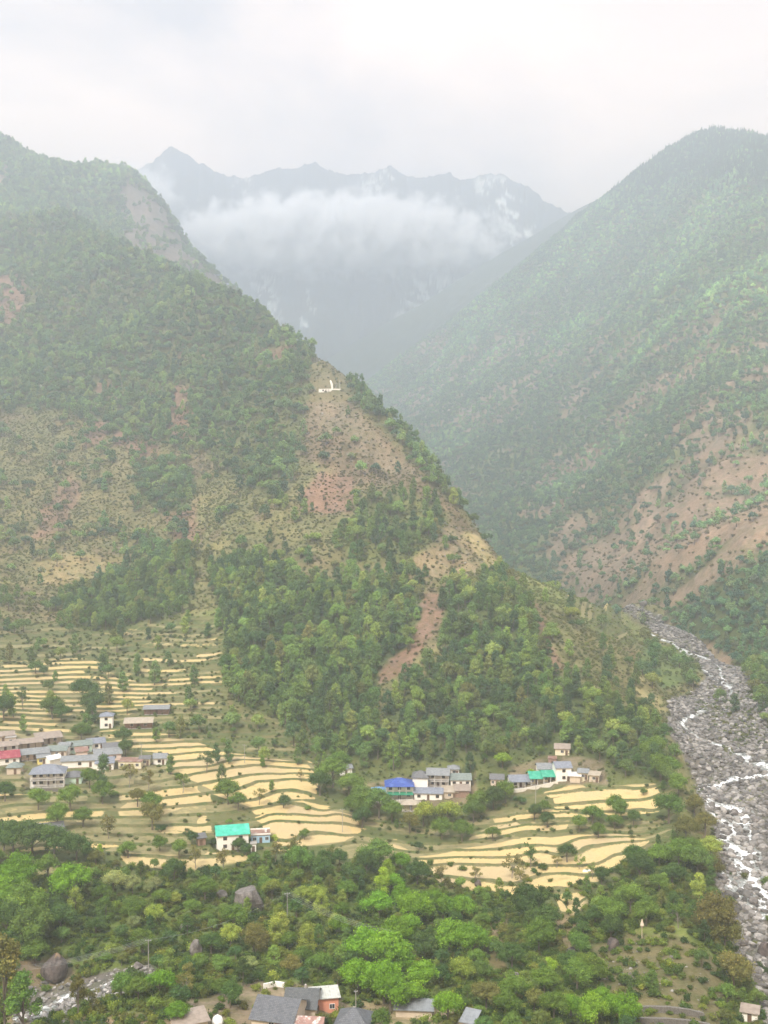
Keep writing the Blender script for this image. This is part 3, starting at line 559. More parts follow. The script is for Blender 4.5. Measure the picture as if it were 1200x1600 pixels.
# terraces: each step is a tread (stubble, young green or fallow) and a grassy wall
lw = M(nt, 'ADD', lev, M(nt, 'MULTIPLY', M(nt, 'SUBTRACT', nB, .5), .10))
fl = M(nt, 'FLOOR', lw); fr = M(nt, 'SUBTRACT', lw, fl)
sx = N(nt, 'ShaderNodeSeparateXYZ', {'Vector': pos})
warp = noise(nt, pos, .012, 2)
cell = M(nt, 'FLOOR', M(nt, 'ADD', M(nt, 'MULTIPLY', sx.outputs['X'], .028), M(nt, 'ADD', M(nt, 'MULTIPLY', fl, .37), M(nt, 'MULTIPLY', warp, 3.0))))
wn_ = N(nt, 'ShaderNodeTexWhiteNoise', {'Vector': N(nt, 'ShaderNodeCombineXYZ', {'X': cell, 'Y': fl}).outputs[0]}, noise_dimensions='3D')
rnd = wn_.outputs['Value']
riser = ramp(nt, M(nt, 'ADD', M(nt, 'ADD', fr, ramp(nt, lev, 15., 19., 0, .2)), M(nt, 'MULTIPLY', M(nt, 'SUBTRACT', nC, .5), .12)), .80, .86)
gm = ramp(nt, M(nt, 'SUBTRACT', M(nt, 'ADD', gol, M(nt, 'MULTIPLY', M(nt, 'SUBTRACT', nB, .5), .5)), M(nt, 'MULTIPLY', rnd, .8)), .0, .12)
goldc = mix(nt, ramp(nt, nA, .35, .65), (.55, .41, .185), (.47, .37, .19))
goldc = mix(nt, ramp(nt, nC, .5, .8, 0, .5), goldc, (.38, .30, .14))
goldc = mix(nt, ramp(nt, nB, .55, .75, 0, .55), goldc, (.27, .25, .105))
goldc = mix(nt, M(nt, 'MULTIPLY', ramp(nt, wn_.outputs['Color'], .55, .9), .5), goldc, (.42, .33, .21))
fallow = mix(nt, ramp(nt, rnd, .3, .9), (.085, .105, .035), (.19, .165, .075))
fallow = mix(nt, ramp(nt, rnd, .62, .70, 0, .8), fallow, (.27, .235, .12))
fallow = mix(nt, ramp(nt, nB, .42, .72, 0, .8), fallow, cov)
tread = mix(nt, gm, fallow, goldc)
wall = mix(nt, ramp(nt, nB, .35, .65), (.085, .11, .035), (.155, .14, .065))
tcol = mix(nt, riser, tread, wall)
col = mix(nt, ter, col, tcol)
bh = M(nt, 'ADD', M(nt, 'MULTIPLY', nB, 1.2), M(nt, 'MULTIPLY', nC, .5))
finish(nt, col, .95, bh, .7, 1.2, .1)

# leaves: one for single trees (object colour), one for plants in a mass (instance colour)
def leaf_mat(name, inst):
    m, nt = mat(name)
    if inst: c = N(nt, 'ShaderNodeAttribute', attribute_name='tint', attribute_type='INSTANCER').outputs['Color']
    else: c = N(nt, 'ShaderNodeObjectInfo').outputs['Color']
    lv = N(nt, 'ShaderNodeAttribute', attribute_name='lv').outputs['Fac']
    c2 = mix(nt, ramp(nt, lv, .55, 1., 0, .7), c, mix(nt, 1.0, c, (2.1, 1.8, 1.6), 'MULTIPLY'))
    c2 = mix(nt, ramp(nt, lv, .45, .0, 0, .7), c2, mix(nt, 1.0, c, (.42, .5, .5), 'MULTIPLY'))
    d = N(nt, 'ShaderNodeBsdfDiffuse', {'Color': c2}); t = N(nt, 'ShaderNodeBsdfTranslucent', {'Color': mix(nt, 1.0, c2, (1.1, 1.1, .7), 'MULTIPLY')})
    s = N(nt, 'ShaderNodeMixShader', {0: .3, 1: d.outputs[0], 2: t.outputs[0]})
    o = N(nt, 'ShaderNodeOutputMaterial', {'Surface': s.outputs[0]}); return m
M_LEAF, M_LEAFI = leaf_mat('leaves', False), leaf_mat('leaves_mass', True)
M_BARK, nt = mat('bark'); pos = N(nt, 'ShaderNodeTexCoord').outputs['Object']
finish(nt, mix(nt, noise(nt, pos, 3., 3), (.10, .08, .06), (.20, .17, .14)), .9)
M_BARKP, nt = mat('pale_bark'); pos = N(nt, 'ShaderNodeTexCoord').outputs['Object']
finish(nt, mix(nt, noise(nt, pos, 3., 3), (.16, .14, .115), (.33, .30, .26)), .9)
M_ROCK, nt = mat('rock'); pos = N(nt, 'ShaderNodeTexCoord').outputs['Object']; oi = N(nt, 'ShaderNodeObjectInfo').outputs['Random']
q = noise(nt, pos, .8, 5, .65); c = mix(nt, ramp(nt, q, .35, .65), (.09, .08, .075), (.20, .18, .165))
c = mix(nt, ramp(nt, noise(nt, pos, 2.5, 3), .58, .8, 0, .6), c, (.36, .33, .30)); finish(nt, c, .85, q, .8, .5)
M_ROCKD, nt = mat('dark_rock'); pos = N(nt, 'ShaderNodeTexCoord').outputs['Object']; q = noise(nt, pos, .7, 5, .65)
c = mix(nt, ramp(nt, q, .35, .65), (.055, .045, .042), (.13, .105, .095)); sz = N(nt, 'ShaderNodeSeparateXYZ', {'Vector': pos}).outputs['Z']
c = mix(nt, ramp(nt, M(nt, 'ADD', sz, M(nt, 'MULTIPLY', q, 2.)), 4.6, 5.6), c, (.26, .17, .09)); finish(nt, c, .9, q, .8, .5)
M_ROCKI, nt = mat('river_stone'); pos = N(nt, 'ShaderNodeTexCoord').outputs['Object']
c = N(nt, 'ShaderNodeAttribute', attribute_name='tint', attribute_type='INSTANCER').outputs['Color']
q = noise(nt, pos, 1.2, 3, .6); finish(nt, mix(nt, ramp(nt, q, .4, .7), c, mix(nt, 1., c, (.6, .6, .6), 'MULTIPLY')), .8, q, .5, .3)
M_WATER, nt = mat('water'); pos = N(nt, 'ShaderNodeTexCoord').outputs['Object']
foam = N(nt, 'ShaderNodeAttribute', attribute_name='foam').outputs['Fac']
q = noise(nt, pos, .45, 4, .7); q2 = noise(nt, pos, 2.2, 3, .6)
c = mix(nt, ramp(nt, M(nt, 'ADD', M(nt, 'ADD', q, M(nt, 'MULTIPLY', q2, .4)), M(nt, 'MULTIPLY', foam, .45)), .84, 1.04), (.17, .18, .165), (.80, .81, .80)); finish(nt, c, .3, q2, .4, .2, .5)
def plain(name, c, rough=.8, var=.25, scale=1.5, metal=0., spec=.3, bump=.2):
    m, nt = mat(name); pos = N(nt, 'ShaderNodeTexCoord').outputs['Object']
    q = noise(nt, pos, scale, 4, .6); q2 = noise(nt, pos, scale * 5, 2)
    k = mix(nt, ramp(nt, q, .3, .7), c, tuple(v * (1 - var) for v in c)); k = mix(nt, ramp(nt, q2, .55, .8, 0, var), k, tuple(v * .5 for v in c))
    finish(nt, k, rough, q2, bump, .05, spec, Metallic=metal); return m
def slate(name, c, c2, sx=1.6, sy=2.2):
    m, nt = mat(name); pos = N(nt, 'ShaderNodeTexCoord').outputs['Object']
    b = N(nt, 'ShaderNodeTexBrick', {'Vector': pos, 'Color1': (*c, 1), 'Color2': (*c2, 1), 'Mortar': (*[v * .35 for v in c], 1), 'Scale': 1., 'Mortar Size': .03, 'Brick Width': .55, 'Row Height': .38})
    q = noise(nt, pos, 1.1, 4, .65); k = mix(nt, ramp(nt, q, .4, .7, 0, .7), b.outputs['Color'], tuple(v * 1.5 for v in c)); finish(nt, k, .7, b.outputs['Fac'], -.5, .05, .4); return m
def tin(name, c, var=.2, period=.35, streak=None):
    m, nt = mat(name); pos = N(nt, 'ShaderNodeTexCoord').outputs['Object']
    w = N(nt, 'ShaderNodeTexWave', {'Vector': pos, 'Scale': 1 / period / 6.283 * 2 * math.pi / 2, 'Distortion': 0.}, wave_type='BANDS', bands_direction='X')
    q = noise(nt, pos, .9, 4, .6); k = mix(nt, ramp(nt, q, .35, .7, 0, 1), c, tuple(v * (1 - var) for v in c))
    if streak: k = mix(nt, ramp(nt, noise(nt, pos, .5, 4, .7), .5, .62), k, streak)
    finish(nt, k, .5, w.outputs['Fac'], .5, .06, .4); return m

# ------------------------------------------------------------------ ground sheets
def setp(o, label=None, cat=None, group=None, kind=None):
    for a, b in (('label', label), ('category', cat), ('group', group), ('kind', kind)):
        if b: o[a] = b
    return o
nI, nJ = x_g.shape
idx = np.arange(nI * nJ).reshape(nI, nJ)
quads = np.stack([idx[:-1, :-1], idx[1:, :-1], idx[1:, 1:], idx[:-1, 1:]], -1).reshape(-1, 4)
def sheet(name, keep):
    q = quads[keep]; used = np.zeros(nI * nJ, bool); used[q.ravel()] = True
    new = np.cumsum(used) - 1; q = new[q]
    me = bpy.data.meshes.new(name); nv = int(used.sum())
    me.vertices.add(nv); me.vertices.foreach_set('co', np.c_[X, Y, Z][used].astype(np.float32).ravel())
    me.loops.add(len(q) * 4); me.loops.foreach_set('vertex_index', q.ravel().astype(np.int32))
    me.polygons.add(len(q)); me.polygons.foreach_set('loop_start', np.arange(0, len(q) * 4, 4, dtype=np.int32))
    me.update(calc_edges=True)
    a = me.attributes.new('cov', 'FLOAT_COLOR', 'POINT'); a.data.foreach_set('color', np.c_[COL, np.ones(len(X))][used].astype(np.float32).ravel())
    for nm, v in (('lev', LV), ('terrace', TW), ('gold', GO)):
        a = me.attributes.new(nm, 'FLOAT', 'POINT'); a.data.foreach_set('value', np.asarray(v)[used].astype(np.float32))
    me.materials.append(MG); me.polygons.foreach_set('use_smooth', np.ones(len(q), bool))
    o = bpy.data.objects.new(name, me); C.objects.link(o); o['kind'] = 'structure'; return o
qc = CO[quads[:, 0]]
sheet('ground', qc == 0); sheet('mountain', qc == 1).name = 'mountain_slope'; sheet('mountain_peak', qc == 2); sheet('hills', qc == 3); sheet('snow_mountains', qc == 4)
# ------------------------------------------------------------------ mesh helpers
class MB:
    def __init__(s): s.v = []; s.f = []; s.m = []; s.lv = []; s.n = 0
    def add(s, v, f, m=0, lv=.5):
        v = np.asarray(v, float).reshape(-1, 3); s.v.append(v)
        s.f += [tuple(int(i) + s.n for i in q) for q in f]; s.m += [m] * len(f)
        s.lv += list(lv) if hasattr(lv, '__len__') else [lv] * len(f); s.n += len(v)
    def box(s, cx, cy, z0, sx, sy, sz, rot=0., m=0):
        v = np.array([(a * sx / 2, b * sy / 2, c * sz) for c in (0, 1) for a, b in ((-1, -1), (1, -1), (1, 1), (-1, 1))])
        c_, s_ = math.cos(rot), math.sin(rot); v[:, 0], v[:, 1] = v[:, 0] * c_ - v[:, 1] * s_ + cx, v[:, 0] * s_ + v[:, 1] * c_ + cy; v[:, 2] += z0
        s.add(v, [(3, 2, 1, 0), (4, 5, 6, 7), (0, 1, 5, 4), (1, 2, 6, 5), (2, 3, 7, 6), (3, 0, 4, 7)], m)
    def tube(s, path, radii, k=5, m=0):
        P = np.array(path, float); V = []; F_ = []
        for i, p in enumerate(P):
            d = P[min(i + 1, len(P) - 1)] - P[max(i - 1, 0)]; d /= np.linalg.norm(d) + 1e-9
            u = np.cross(d, (0, 0, 1) if abs(d[2]) < .9 else (1, 0, 0)); u /= np.linalg.norm(u); w = np.cross(d, u)
            for j in range(k):
                a = 2 * math.pi * j / k; V.append(p + radii[i] * (u * math.cos(a) + w * math.sin(a)))
        for i in range(len(P) - 1):
            for j in range(k): F_.append((i * k + j, i * k + (j + 1) % k, (i + 1) * k + (j + 1) % k, (i + 1) * k + j))
        F_.append(tuple(range(k))[::-1]); F_.append(tuple((len(P) - 1) * k + j for j in range(k)))
        s.add(V, F_, m)
    def mesh(s, name, mats, smooth=False):
        me = bpy.data.meshes.new(name); me.from_pydata(np.concatenate(s.v).tolist(), [], s.f)
        for q in mats: me.materials.append(q)
        me.polygons.foreach_set('material_index', s.m)
        if smooth: me.polygons.foreach_set('use_smooth', [True] * len(s.f))
        a = me.attributes.new('lv', 'FLOAT', 'FACE'); a.data.foreach_set('value', s.lv); me.update(); return me
def _ico(sub=1):
    bm = bmesh.new(); bmesh.ops.create_icosphere(bm, subdivisions=sub, radius=1)
    v = np.array([p.co[:] for p in bm.verts]); f = [[q.index for q in p.verts] for p in bm.faces]; bm.free(); return v, f
ICO1, ICO2, ICO3 = _ico(1), _ico(2), _ico(3)

def crown(mb, rng, kind, n, size, core=True):
    """leaf clumps on lobes spread through the crown's volume; z up from the trunk foot, metres"""
    lobes = []
    if kind == 'round':
        for i in range(27):
            d = rng.normal(size=3); d /= np.linalg.norm(d); d[2] = abs(d[2]) * 1.15 - .4; k = rng.uniform(.45, 1.0)
            lobes.append((d[0] * 3.6 * k, d[1] * 3.6 * k, 5.6 + d[2] * 3.0 * k, rng.uniform(.7, 1.75)))
    elif kind == 'tall':
        for i in range(26):
            h = rng.uniform(2.2, 9.6); w = 3.0 * (1 - abs(h - 5.) / 8); a = rng.uniform(0, 6.28); lobes.append((math.cos(a) * w * .7, math.sin(a) * w * .7, h, rng.uniform(.75, 1.6) * (1 - .03 * h)))
        lobes.append((0, 0, 9.8, 1.2))
    elif kind == 'spread':
        for i in range(26):
            a = rng.uniform(0, 6.28); w = rng.uniform(.8, 4.4); lobes.append((math.cos(a) * w, math.sin(a) * w, 5.2 + rng.uniform(-.8, 1.0) - w * .25, rng.uniform(.6, 1.5)))
    elif kind == 'sparse':
        for i in range(15):
            a = rng.uniform(0, 6.28); w = rng.uniform(.4, 2.6); h = rng.uniform(3, 7.5); lobes.append((math.cos(a) * w, math.sin(a) * w, h, rng.uniform(.45, .85)))
    elif kind == 'conifer':
        for i in range(26):
            h = 1.5 + 11 * (i / 26.); w = 2.2 * (1 - h / 13.5); a = i * 2.4; lobes.append((math.cos(a) * w * .75, math.sin(a) * w * .75, h, .45 + w * .38))
        lobes.append((0, 0, 12.8, .35))
    elif kind == 'bush':
        for i in range(7):
            a = rng.uniform(0, 6.28); w = rng.uniform(.1, 1.0); lobes.append((math.cos(a) * w, math.sin(a) * w, rng.uniform(.5, 1.3), rng.uniform(.5, .85)))
    elif kind == 'pine':
        for i in range(14):
            a = rng.uniform(0, 6.28); h = rng.uniform(5.5, 12); w = 2.4 * (1 - (h - 5.5) / 8.5); lobes.append((math.cos(a) * w * .8, math.sin(a) * w * .8, h, rng.uniform(.7, 1.15)))
    vol = np.array([l[3] ** 2 for l in lobes]); vol /= vol.sum()
    for l, p in zip(lobes, vol):
        m = max(3, int(n * p)); d = rng.normal(size=(m, 3)); d /= np.linalg.norm(d, axis=1)[:, None]
        rr = l[3] * (1 + rng.normal(size=m) * .2 + .16 * np.sin(d[:, 0] * 5 + l[0] * 3) * np.sin(d[:, 1] * 5 + l[1]) )
        c = np.array(l[:3]) + d * rr[:, None] * np.array((1, 1, .85))
        nn = d + rng.normal(size=(m, 3)) * .85; nn /= np.linalg.norm(nn, axis=1)[:, None]
        u = np.cross(nn, rng.normal(size=(m, 3))); u /= np.linalg.norm(u, axis=1)[:, None]; w = np.cross(nn, u)
        sz = size * rng.uniform(.6, 1.3, m)[:, None]
        V = np.stack([c - u * sz * .7, c - w * sz * .5, c + u * sz * .8, c + w * sz * .5], 1).reshape(-1, 3)
        base = rng.uniform(.25, .75)
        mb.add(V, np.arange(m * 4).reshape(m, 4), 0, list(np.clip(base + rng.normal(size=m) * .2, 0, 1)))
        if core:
            V, F_ = ICO1; mb.add(V * l[3] * .72 * np.array((1, 1, .85)) + np.array(l[:3]), F_, 0, [.3] * len(F_))  # solid, slightly darker inner blob added to block light through the lobe
    return lobes
def limbs(mb, rng, lobes, top, r0, m=1, nl=7, lean=.2):
    ax = np.array((rng.uniform(-lean, lean), rng.uniform(-lean, lean), 0))
    pts = [np.array((0, 0, -1.2)), np.array((0, 0, 0.)), ax * .5 + (0, 0, top * .35), ax + (0, 0, top * .7), ax * 1.2 + (0, 0, top)]
    mb.tube(pts, [r0 * 1.35, r0, r0 * .8, r0 * .5, r0 * .15], 6, m)
    for l in lobes[:nl]:
        z0 = min(max(l[2] * .5, top * .2), top * .8); a = ax * (z0 / top) + (0, 0, z0); b = np.array(l[:3])
        mb.tube([a, (a + b) / 2 + (0, 0, -.1), b], [r0 * .45, r0 * .28, r0 * .08], 4, m)
TOPS = {'round': (6.5, .28), 'tall': (9.3, .2), 'spread': (5, .3), 'sparse': (6.8, .14), 'conifer': (12.5, .2), 'bush': (1., .06), 'pine': (11.5, .2)}
def proto_parts(kind, seed, n, size):
    rng = np.random.default_rng(seed); a = MB(); lobes = crown(a, rng, kind, n, size, core=kind not in ('sparse',))
    b = MB(); top, r0 = TOPS[kind]; limbs(b, rng, lobes, top, r0, 0, 12 if kind in ('sparse', 'pine') else 7, .5 if kind in ('sparse', 'spread') else .2)
    return a.mesh('crown', [M_LEAF]), b.mesh('trunk', [M_BARKP if kind == 'sparse' else M_BARK])
def proto_whole(kind, seed, n, size):
    rng = np.random.default_rng(seed); a = MB(); lobes = crown(a, rng, kind, n, size)
    top, r0 = TOPS[kind]; a.tube([(0, 0, -1.5), (0, 0, top * .5), (0, 0, top * .9)], [r0 * 1.2, r0 * .8, r0 * .3], 4, 1)
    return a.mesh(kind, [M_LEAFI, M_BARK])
def proto_col(name, meshes):
    c = bpy.data.collections.new(name)
    for i, me in enumerate(meshes): c.objects.link(bpy.data.objects.new('%s_%02d' % (name, i), me))
    return c
def scatter(name, pts, scl, sz, rot, tint, which, coll, kind='stuff', label=None, cat=None):
    """one object: plants (or stones) no one could count, instanced on points"""
    me = bpy.data.meshes.new(name); n = len(pts); me.vertices.add(n); me.vertices.foreach_set('co', np.asarray(pts, np.float32).ravel())
    for nm, ty, key, v in (('scl', 'FLOAT_VECTOR', 'vector', np.c_[scl, scl, scl * sz]), ('rot', 'FLOAT_VECTOR', 'vector', rot), ('tint', 'FLOAT_COLOR', 'color', np.c_[tint, np.ones(n)]), ('which', 'INT', 'value', which)):
        a = me.attributes.new(nm, ty, 'POINT'); a.data.foreach_set(key, np.asarray(v, np.int32 if ty == 'INT' else np.float32).ravel())
    me.update(); o = bpy.data.objects.new(name, me); C.objects.link(o); setp(o, label, cat, None, kind)
    g = bpy.data.node_groups.new(name, 'GeometryNodeTree'); g.interface.new_socket('Geometry', in_out='INPUT', socket_type='NodeSocketGeometry'); g.interface.new_socket('Geometry', in_out='OUTPUT', socket_type='NodeSocketGeometry')
    gi = g.nodes.new('NodeGroupInput'); go = g.nodes.new('NodeGroupOutput'); ip = g.nodes.new('GeometryNodeInstanceOnPoints'); ci = g.nodes.new('GeometryNodeCollectionInfo')
    ci.inputs['Collection'].default_value = coll; ci.inputs['Separate Children'].default_value = True; ci.inputs['Reset Children'].default_value = True
    def at(nm, ty):
        q = g.nodes.new('GeometryNodeInputNamedAttribute'); q.data_type = ty; q.inputs['Name'].default_value = nm; return q.outputs['Attribute']
    lk = g.links.new; lk(gi.outputs[0], ip.inputs['Points']); lk(ci.outputs[0], ip.inputs['Instance']); ip.inputs['Pick Instance'].default_value = True
    lk(at('which', 'INT'), ip.inputs['Instance Index']); lk(at('scl', 'FLOAT_VECTOR'), ip.inputs['Scale'])
    er = g.nodes.new('FunctionNodeEulerToRotation'); lk(at('rot', 'FLOAT_VECTOR'), er.inputs[0]); lk(er.outputs[0], ip.inputs['Rotation'])
    lk(ip.outputs[0], go.inputs[0]); md = o.modifiers.new('scatter', 'NODES'); md.node_group = g
    return o
CF = proto_col('far_tree', [proto_whole('round', 1, 420, .62), proto_whole('round', 2, 420, .62), proto_whole('tall', 3, 420, .55), proto_whole('tall', 4, 420, .55), proto_whole('spread', 5, 420, .6), proto_whole('conifer', 6, 420, .5)])
CM = proto_col('mid_tree', [proto_whole('round', 11, 1700, .36), proto_whole('round', 12, 1700, .36), proto_whole('tall', 13, 1700, .33), proto_whole('tall', 14, 1700, .33), proto_whole('spread', 15, 1700, .36), proto_whole('conifer', 16, 1300, .32)])
CB = proto_col('bush', [proto_whole('bush', 21 + i, 260, .26) for i in range(4)])

# visible cells of the polar sheet and their area
cell_area = (np.gradient(AZ)[:, None] * r_g * np.gradient(RR)[None, :])
ahead = np.minimum.accumulate(t_g[:, ::-1], axis=1)   # unused margin helper kept simple
seen = (t_g + 14 / r_g >= vis_g) & (np.abs(az_g) < math.radians(23.5)) & (r_g > 235)
seenf = seen.ravel(); areaf = cell_area.ravel()
def sample(mask, dens, per_m2, seed):
    """points over the cells in MASK, DENS * PER_M2 of them to the square metre"""
    rng = np.random.default_rng(seed); lam = areaf * dens * per_m2 * mask * seenf
    k = rng.poisson(np.clip(lam, 0, 8)); ids = np.repeat(np.arange(len(k)), k)
    i, j = ids // nJ, ids % nJ
    a = AZ[i] + (rng.random(len(ids)) - .5) * np.gradient(AZ)[i]; r = RR[j] + (rng.random(len(ids)) - .5) * np.gradient(RR)[j]
    fi = np.interp(a, AZ, np.arange(nI)); fj = np.interp(r, RR, np.arange(nJ)); i0 = np.clip(fi.astype(int), 0, nI - 2); j0 = np.clip(fj.astype(int), 0, nJ - 2); fi = fi - i0; fj = fj - j0
    z = (z_g[i0, j0] * (1 - fi) + z_g[i0 + 1, j0] * fi) * (1 - fj) + (z_g[i0, j0 + 1] * (1 - fi) + z_g[i0 + 1, j0 + 1] * fi) * fj
    return np.c_[r * np.sin(a), r * np.cos(a), z], ids, rng
def thin(P, dist, seed=0):
    """drop points closer than DIST to one kept before"""
    keep = []; cellz = {}
    for k in range(len(P)):
        c = (int(P[k, 0] // dist), int(P[k, 1] // dist)); ok = True
        for a in (-1, 0, 1):
            for b in (-1, 0, 1):
                for q in cellz.get((c[0] + a, c[1] + b), ()):
                    if (P[q, 0] - P[k, 0]) ** 2 + (P[q, 1] - P[k, 1]) ** 2 < dist * dist: ok = False
        if ok: cellz.setdefault(c, []).append(k); keep.append(k)
    return np.array(keep, int)
GREENS = np.array([(.085,.155,.04),(.115,.19,.045),(.16,.25,.05),(.065,.12,.04),(.21,.29,.06),(.15,.18,.05)])
def tints(rng, n, w, lo=.8, hi=1.25):
    w = np.array(w, float); c = GREENS[rng.choice(len(GREENS), n, p=w / w.sum())]; return c * rng.uniform(lo, hi, (n, 1)) * rng.uniform(.93, 1.07, (n, 3))
def forest(name, mask, per, mind, coll, seed, base, w, kinds, label, cat='forest', tall=1.0):
    P, ids, rng = sample(mask, TD, per, seed); k = thin(P, mind); P, ids = P[k], ids[k]; n = len(P); print(name, n)
    big = .5 + .5 * fbm(P[:, 0] / 60, P[:, 1] / 60, 2, seed + 5)
    T = tints(rng, n, w) * (1.35 + .5 * big)[:, None] * np.array((1.0, .95, 1.15))
    s = base * rng.uniform(.7, 1.25, n) * (.85 + .3 * big)
    s = s * np.clip((RG[ids] / 650) ** .3, 1, 1.5)
    if tall:
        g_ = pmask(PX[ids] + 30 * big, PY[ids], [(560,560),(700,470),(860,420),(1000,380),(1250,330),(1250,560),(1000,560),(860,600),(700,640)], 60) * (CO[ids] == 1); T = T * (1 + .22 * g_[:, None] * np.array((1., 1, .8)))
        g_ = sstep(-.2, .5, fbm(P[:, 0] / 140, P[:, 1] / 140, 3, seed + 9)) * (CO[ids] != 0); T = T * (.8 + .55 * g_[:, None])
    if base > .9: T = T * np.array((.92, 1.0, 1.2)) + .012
    R1 = CO[ids] == 1; T[R1] = T[R1] * (.92, .98, 1.25); s = np.where(R1, s * .74, s)  # right mountain crowns tinted bluer, haze put into the leaf colour
    which = rng.choice(len(kinds), n, p=np.array(kinds, float) / sum(kinds))
    con = np.zeros(n, bool)
    if tall: con |= (CO[ids] == 1) & (rng.random(n) < sstep(330, 260, PY[ids]) * .8)
    which[con] = np.where(CO[ids][con] == 0, 3, 5); T[con] = np.array((.085, .15, .07)) * rng.uniform(.8, 1.2, (con.sum(), 1))
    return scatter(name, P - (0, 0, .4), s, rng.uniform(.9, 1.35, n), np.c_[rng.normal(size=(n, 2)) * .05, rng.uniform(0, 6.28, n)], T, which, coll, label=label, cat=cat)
midN = N_ & (RG < 760) & (PY < 1235)
forest('forest', N_ & (RG >= 760), 1 / 17, 5.2, CF, 5, .92, (2,3,1.5,2,.5,1), (3,3,2,2,2,0), 'broadleaf forest over the upper slopes of the left mountain')
forest('forest', midN, 1 / 12, 4.3, CM, 6, .88, (2,3,2,2,.8,1), (2,2,4,4,1,0), 'dense broadleaf forest on the foot of the left mountain above the fields')
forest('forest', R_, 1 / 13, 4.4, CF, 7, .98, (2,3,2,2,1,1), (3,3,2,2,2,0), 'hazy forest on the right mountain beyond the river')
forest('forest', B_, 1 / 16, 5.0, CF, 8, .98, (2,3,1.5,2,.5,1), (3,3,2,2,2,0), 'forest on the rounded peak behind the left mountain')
def scrub(name, mask, per, mind, seed, lo, hi, w, label):
    P, ids, rng = sample(mask, SD, per, seed); k = thin(P, mind); P, ids = P[k], ids[k]; n = len(P); print(name, n)
    T = tints(rng, n, w) * .42 + COL[ids] * .6
    if hi > 1.3 and lo < .6: T = tints(rng, n, w) * .72 * np.array((1.15, 1.05, .9))
    scatter(name, P - (0, 0, .15), rng.uniform(lo, hi, n), rng.uniform(.7, 1.2, n), np.c_[rng.normal(size=(n, 2)) * .1, rng.uniform(0, 6.28, n)], T, rng.integers(0, 4, n), CB, label=label, cat='scrub')
scrub('scrub', (N_ | B_) & (RG >= 500) & (RG < 1500), 1 / 4.2, 1.3, 15, .28, 1.0, (2,2,1,2,.5,3), 'low scrub and grass tufts over the dry slopes of the left mountain')
scrub('scrub', R_ & (RG < 1900), 1 / 26, 3.2, 16, .7, 1.7, (2,2,1,2,.5,3), 'low scrub between the trees of the right mountain')
scrub('undergrowth', N_ & (RG < 500) & (PY < 1345), 1 / 5, 1.4, 17, .25, .8, (2,2,2,2,1,2), 'weedy tufts along the terrace walls of the lower fields')
scrub('undergrowth', N_ & (RG < 400) & (PY >= 1345), 1 / 3.2, 1.3, 18, .55, 1.35, (2,3,3,2,1.5,2), 'bushes and brambles that fill the ground under the near wood')
# ------------------------------------------------------------------ houses
MT = dict(
 slate=slate('slate', (.17,.18,.185), (.22,.23,.235)), slate_blue=slate('slate_blue', (.16,.175,.21), (.20,.215,.25)), slate_dark=slate('slate_dark', (.105,.105,.11), (.15,.15,.15)), slate_green=slate('slate_green', (.15,.18,.165), (.19,.22,.2)),
 slate_old=slate('slate_old', (.075,.08,.09), (.135,.14,.15)), slate_old2=slate('slate_old_dark', (.06,.065,.068), (.11,.115,.115)),
 brown_roof=tin('brown_roof', (.30,.245,.20), .3), tan_roof=tin('tan_roof', (.40,.34,.26), .25), rust_roof=tin('rust_roof', (.27,.15,.11), .35, streak=(.33,.26,.22)), crimson_roof=tin('crimson_roof', (.27,.035,.055), .3, streak=(.33,.10,.10)),
 royal_roof=tin('royal_roof', (.035,.075,.32), .3, streak=(.08,.14,.38)), sky_roof=tin('sky_roof', (.13,.28,.52), .15), jade_roof=tin('jade_roof', (.025,.33,.21), .3, streak=(.08,.36,.25)), teal_roof=tin('teal_roof', (.04,.44,.31), .25, streak=(.10,.50,.38)), green_roof=tin('green_awning', (.03,.26,.15), .2),
 white_tin=tin('white_tin', (.72,.71,.68), .1), pale_tin=tin('pale_tin', (.44,.45,.41), .2, .9, streak=(.28,.29,.27)), grey_tin=tin('grey_tin', (.22,.235,.25), .25, .8), rust_strip=tin('rust_strip', (.30,.17,.14), .3, 1.3, streak=(.58,.54,.50)),
 concrete=plain('concrete', (.36,.34,.31)), white_wall=plain('white_wall', (.84,.82,.76), var=.08), cream_wall=plain('cream_wall', (.76,.69,.50), var=.12), mint_wall=plain('mint_wall', (.55,.72,.60), var=.12), pink_wall=plain('pink_wall', (.74,.60,.51), var=.12),
 tan_wall=plain('tan_wall', (.60,.51,.40), var=.15), yellow_wall=plain('yellow_wall', (.78,.66,.22), var=.1), brick_wall=plain('brick_wall', (.34,.22,.165), var=.3), teal_wall=plain('teal_wall', (.22,.45,.46), var=.15), sky_wall=plain('sky_wall', (.38,.58,.74), var=.1), salmon_wall=plain('salmon_wall', (.62,.27,.18), var=.12),
 wood=plain('dark_wood', (.16,.10,.065)), paint=plain('white_paint', (.74,.73,.70), var=.08), blue=plain('blue_paint', (.25,.42,.60)), iron=plain('grey_iron', (.35,.36,.36)))
m_, nt = mat('window_glass'); finish(nt, (.025, .03, .035), .25, spec=.6); MT['glass'] = m_
def obj(name, mb, mats, parent=None):
    o = bpy.data.objects.new(name, mb.mesh(name, [MT[q] if isinstance(q, str) else q for q in mats])); C.objects.link(o)
    if parent is not None: o.parent = parent
    return o
def empty(name, loc, rz, label, cat, group=None, scale=1.):
    o = bpy.data.objects.new(name, None); C.objects.link(o); o.location = loc; o.rotation_euler = (0, 0, rz); o.scale = (scale,) * 3; o.empty_display_size = .5
    return setp(o, label, cat, group)
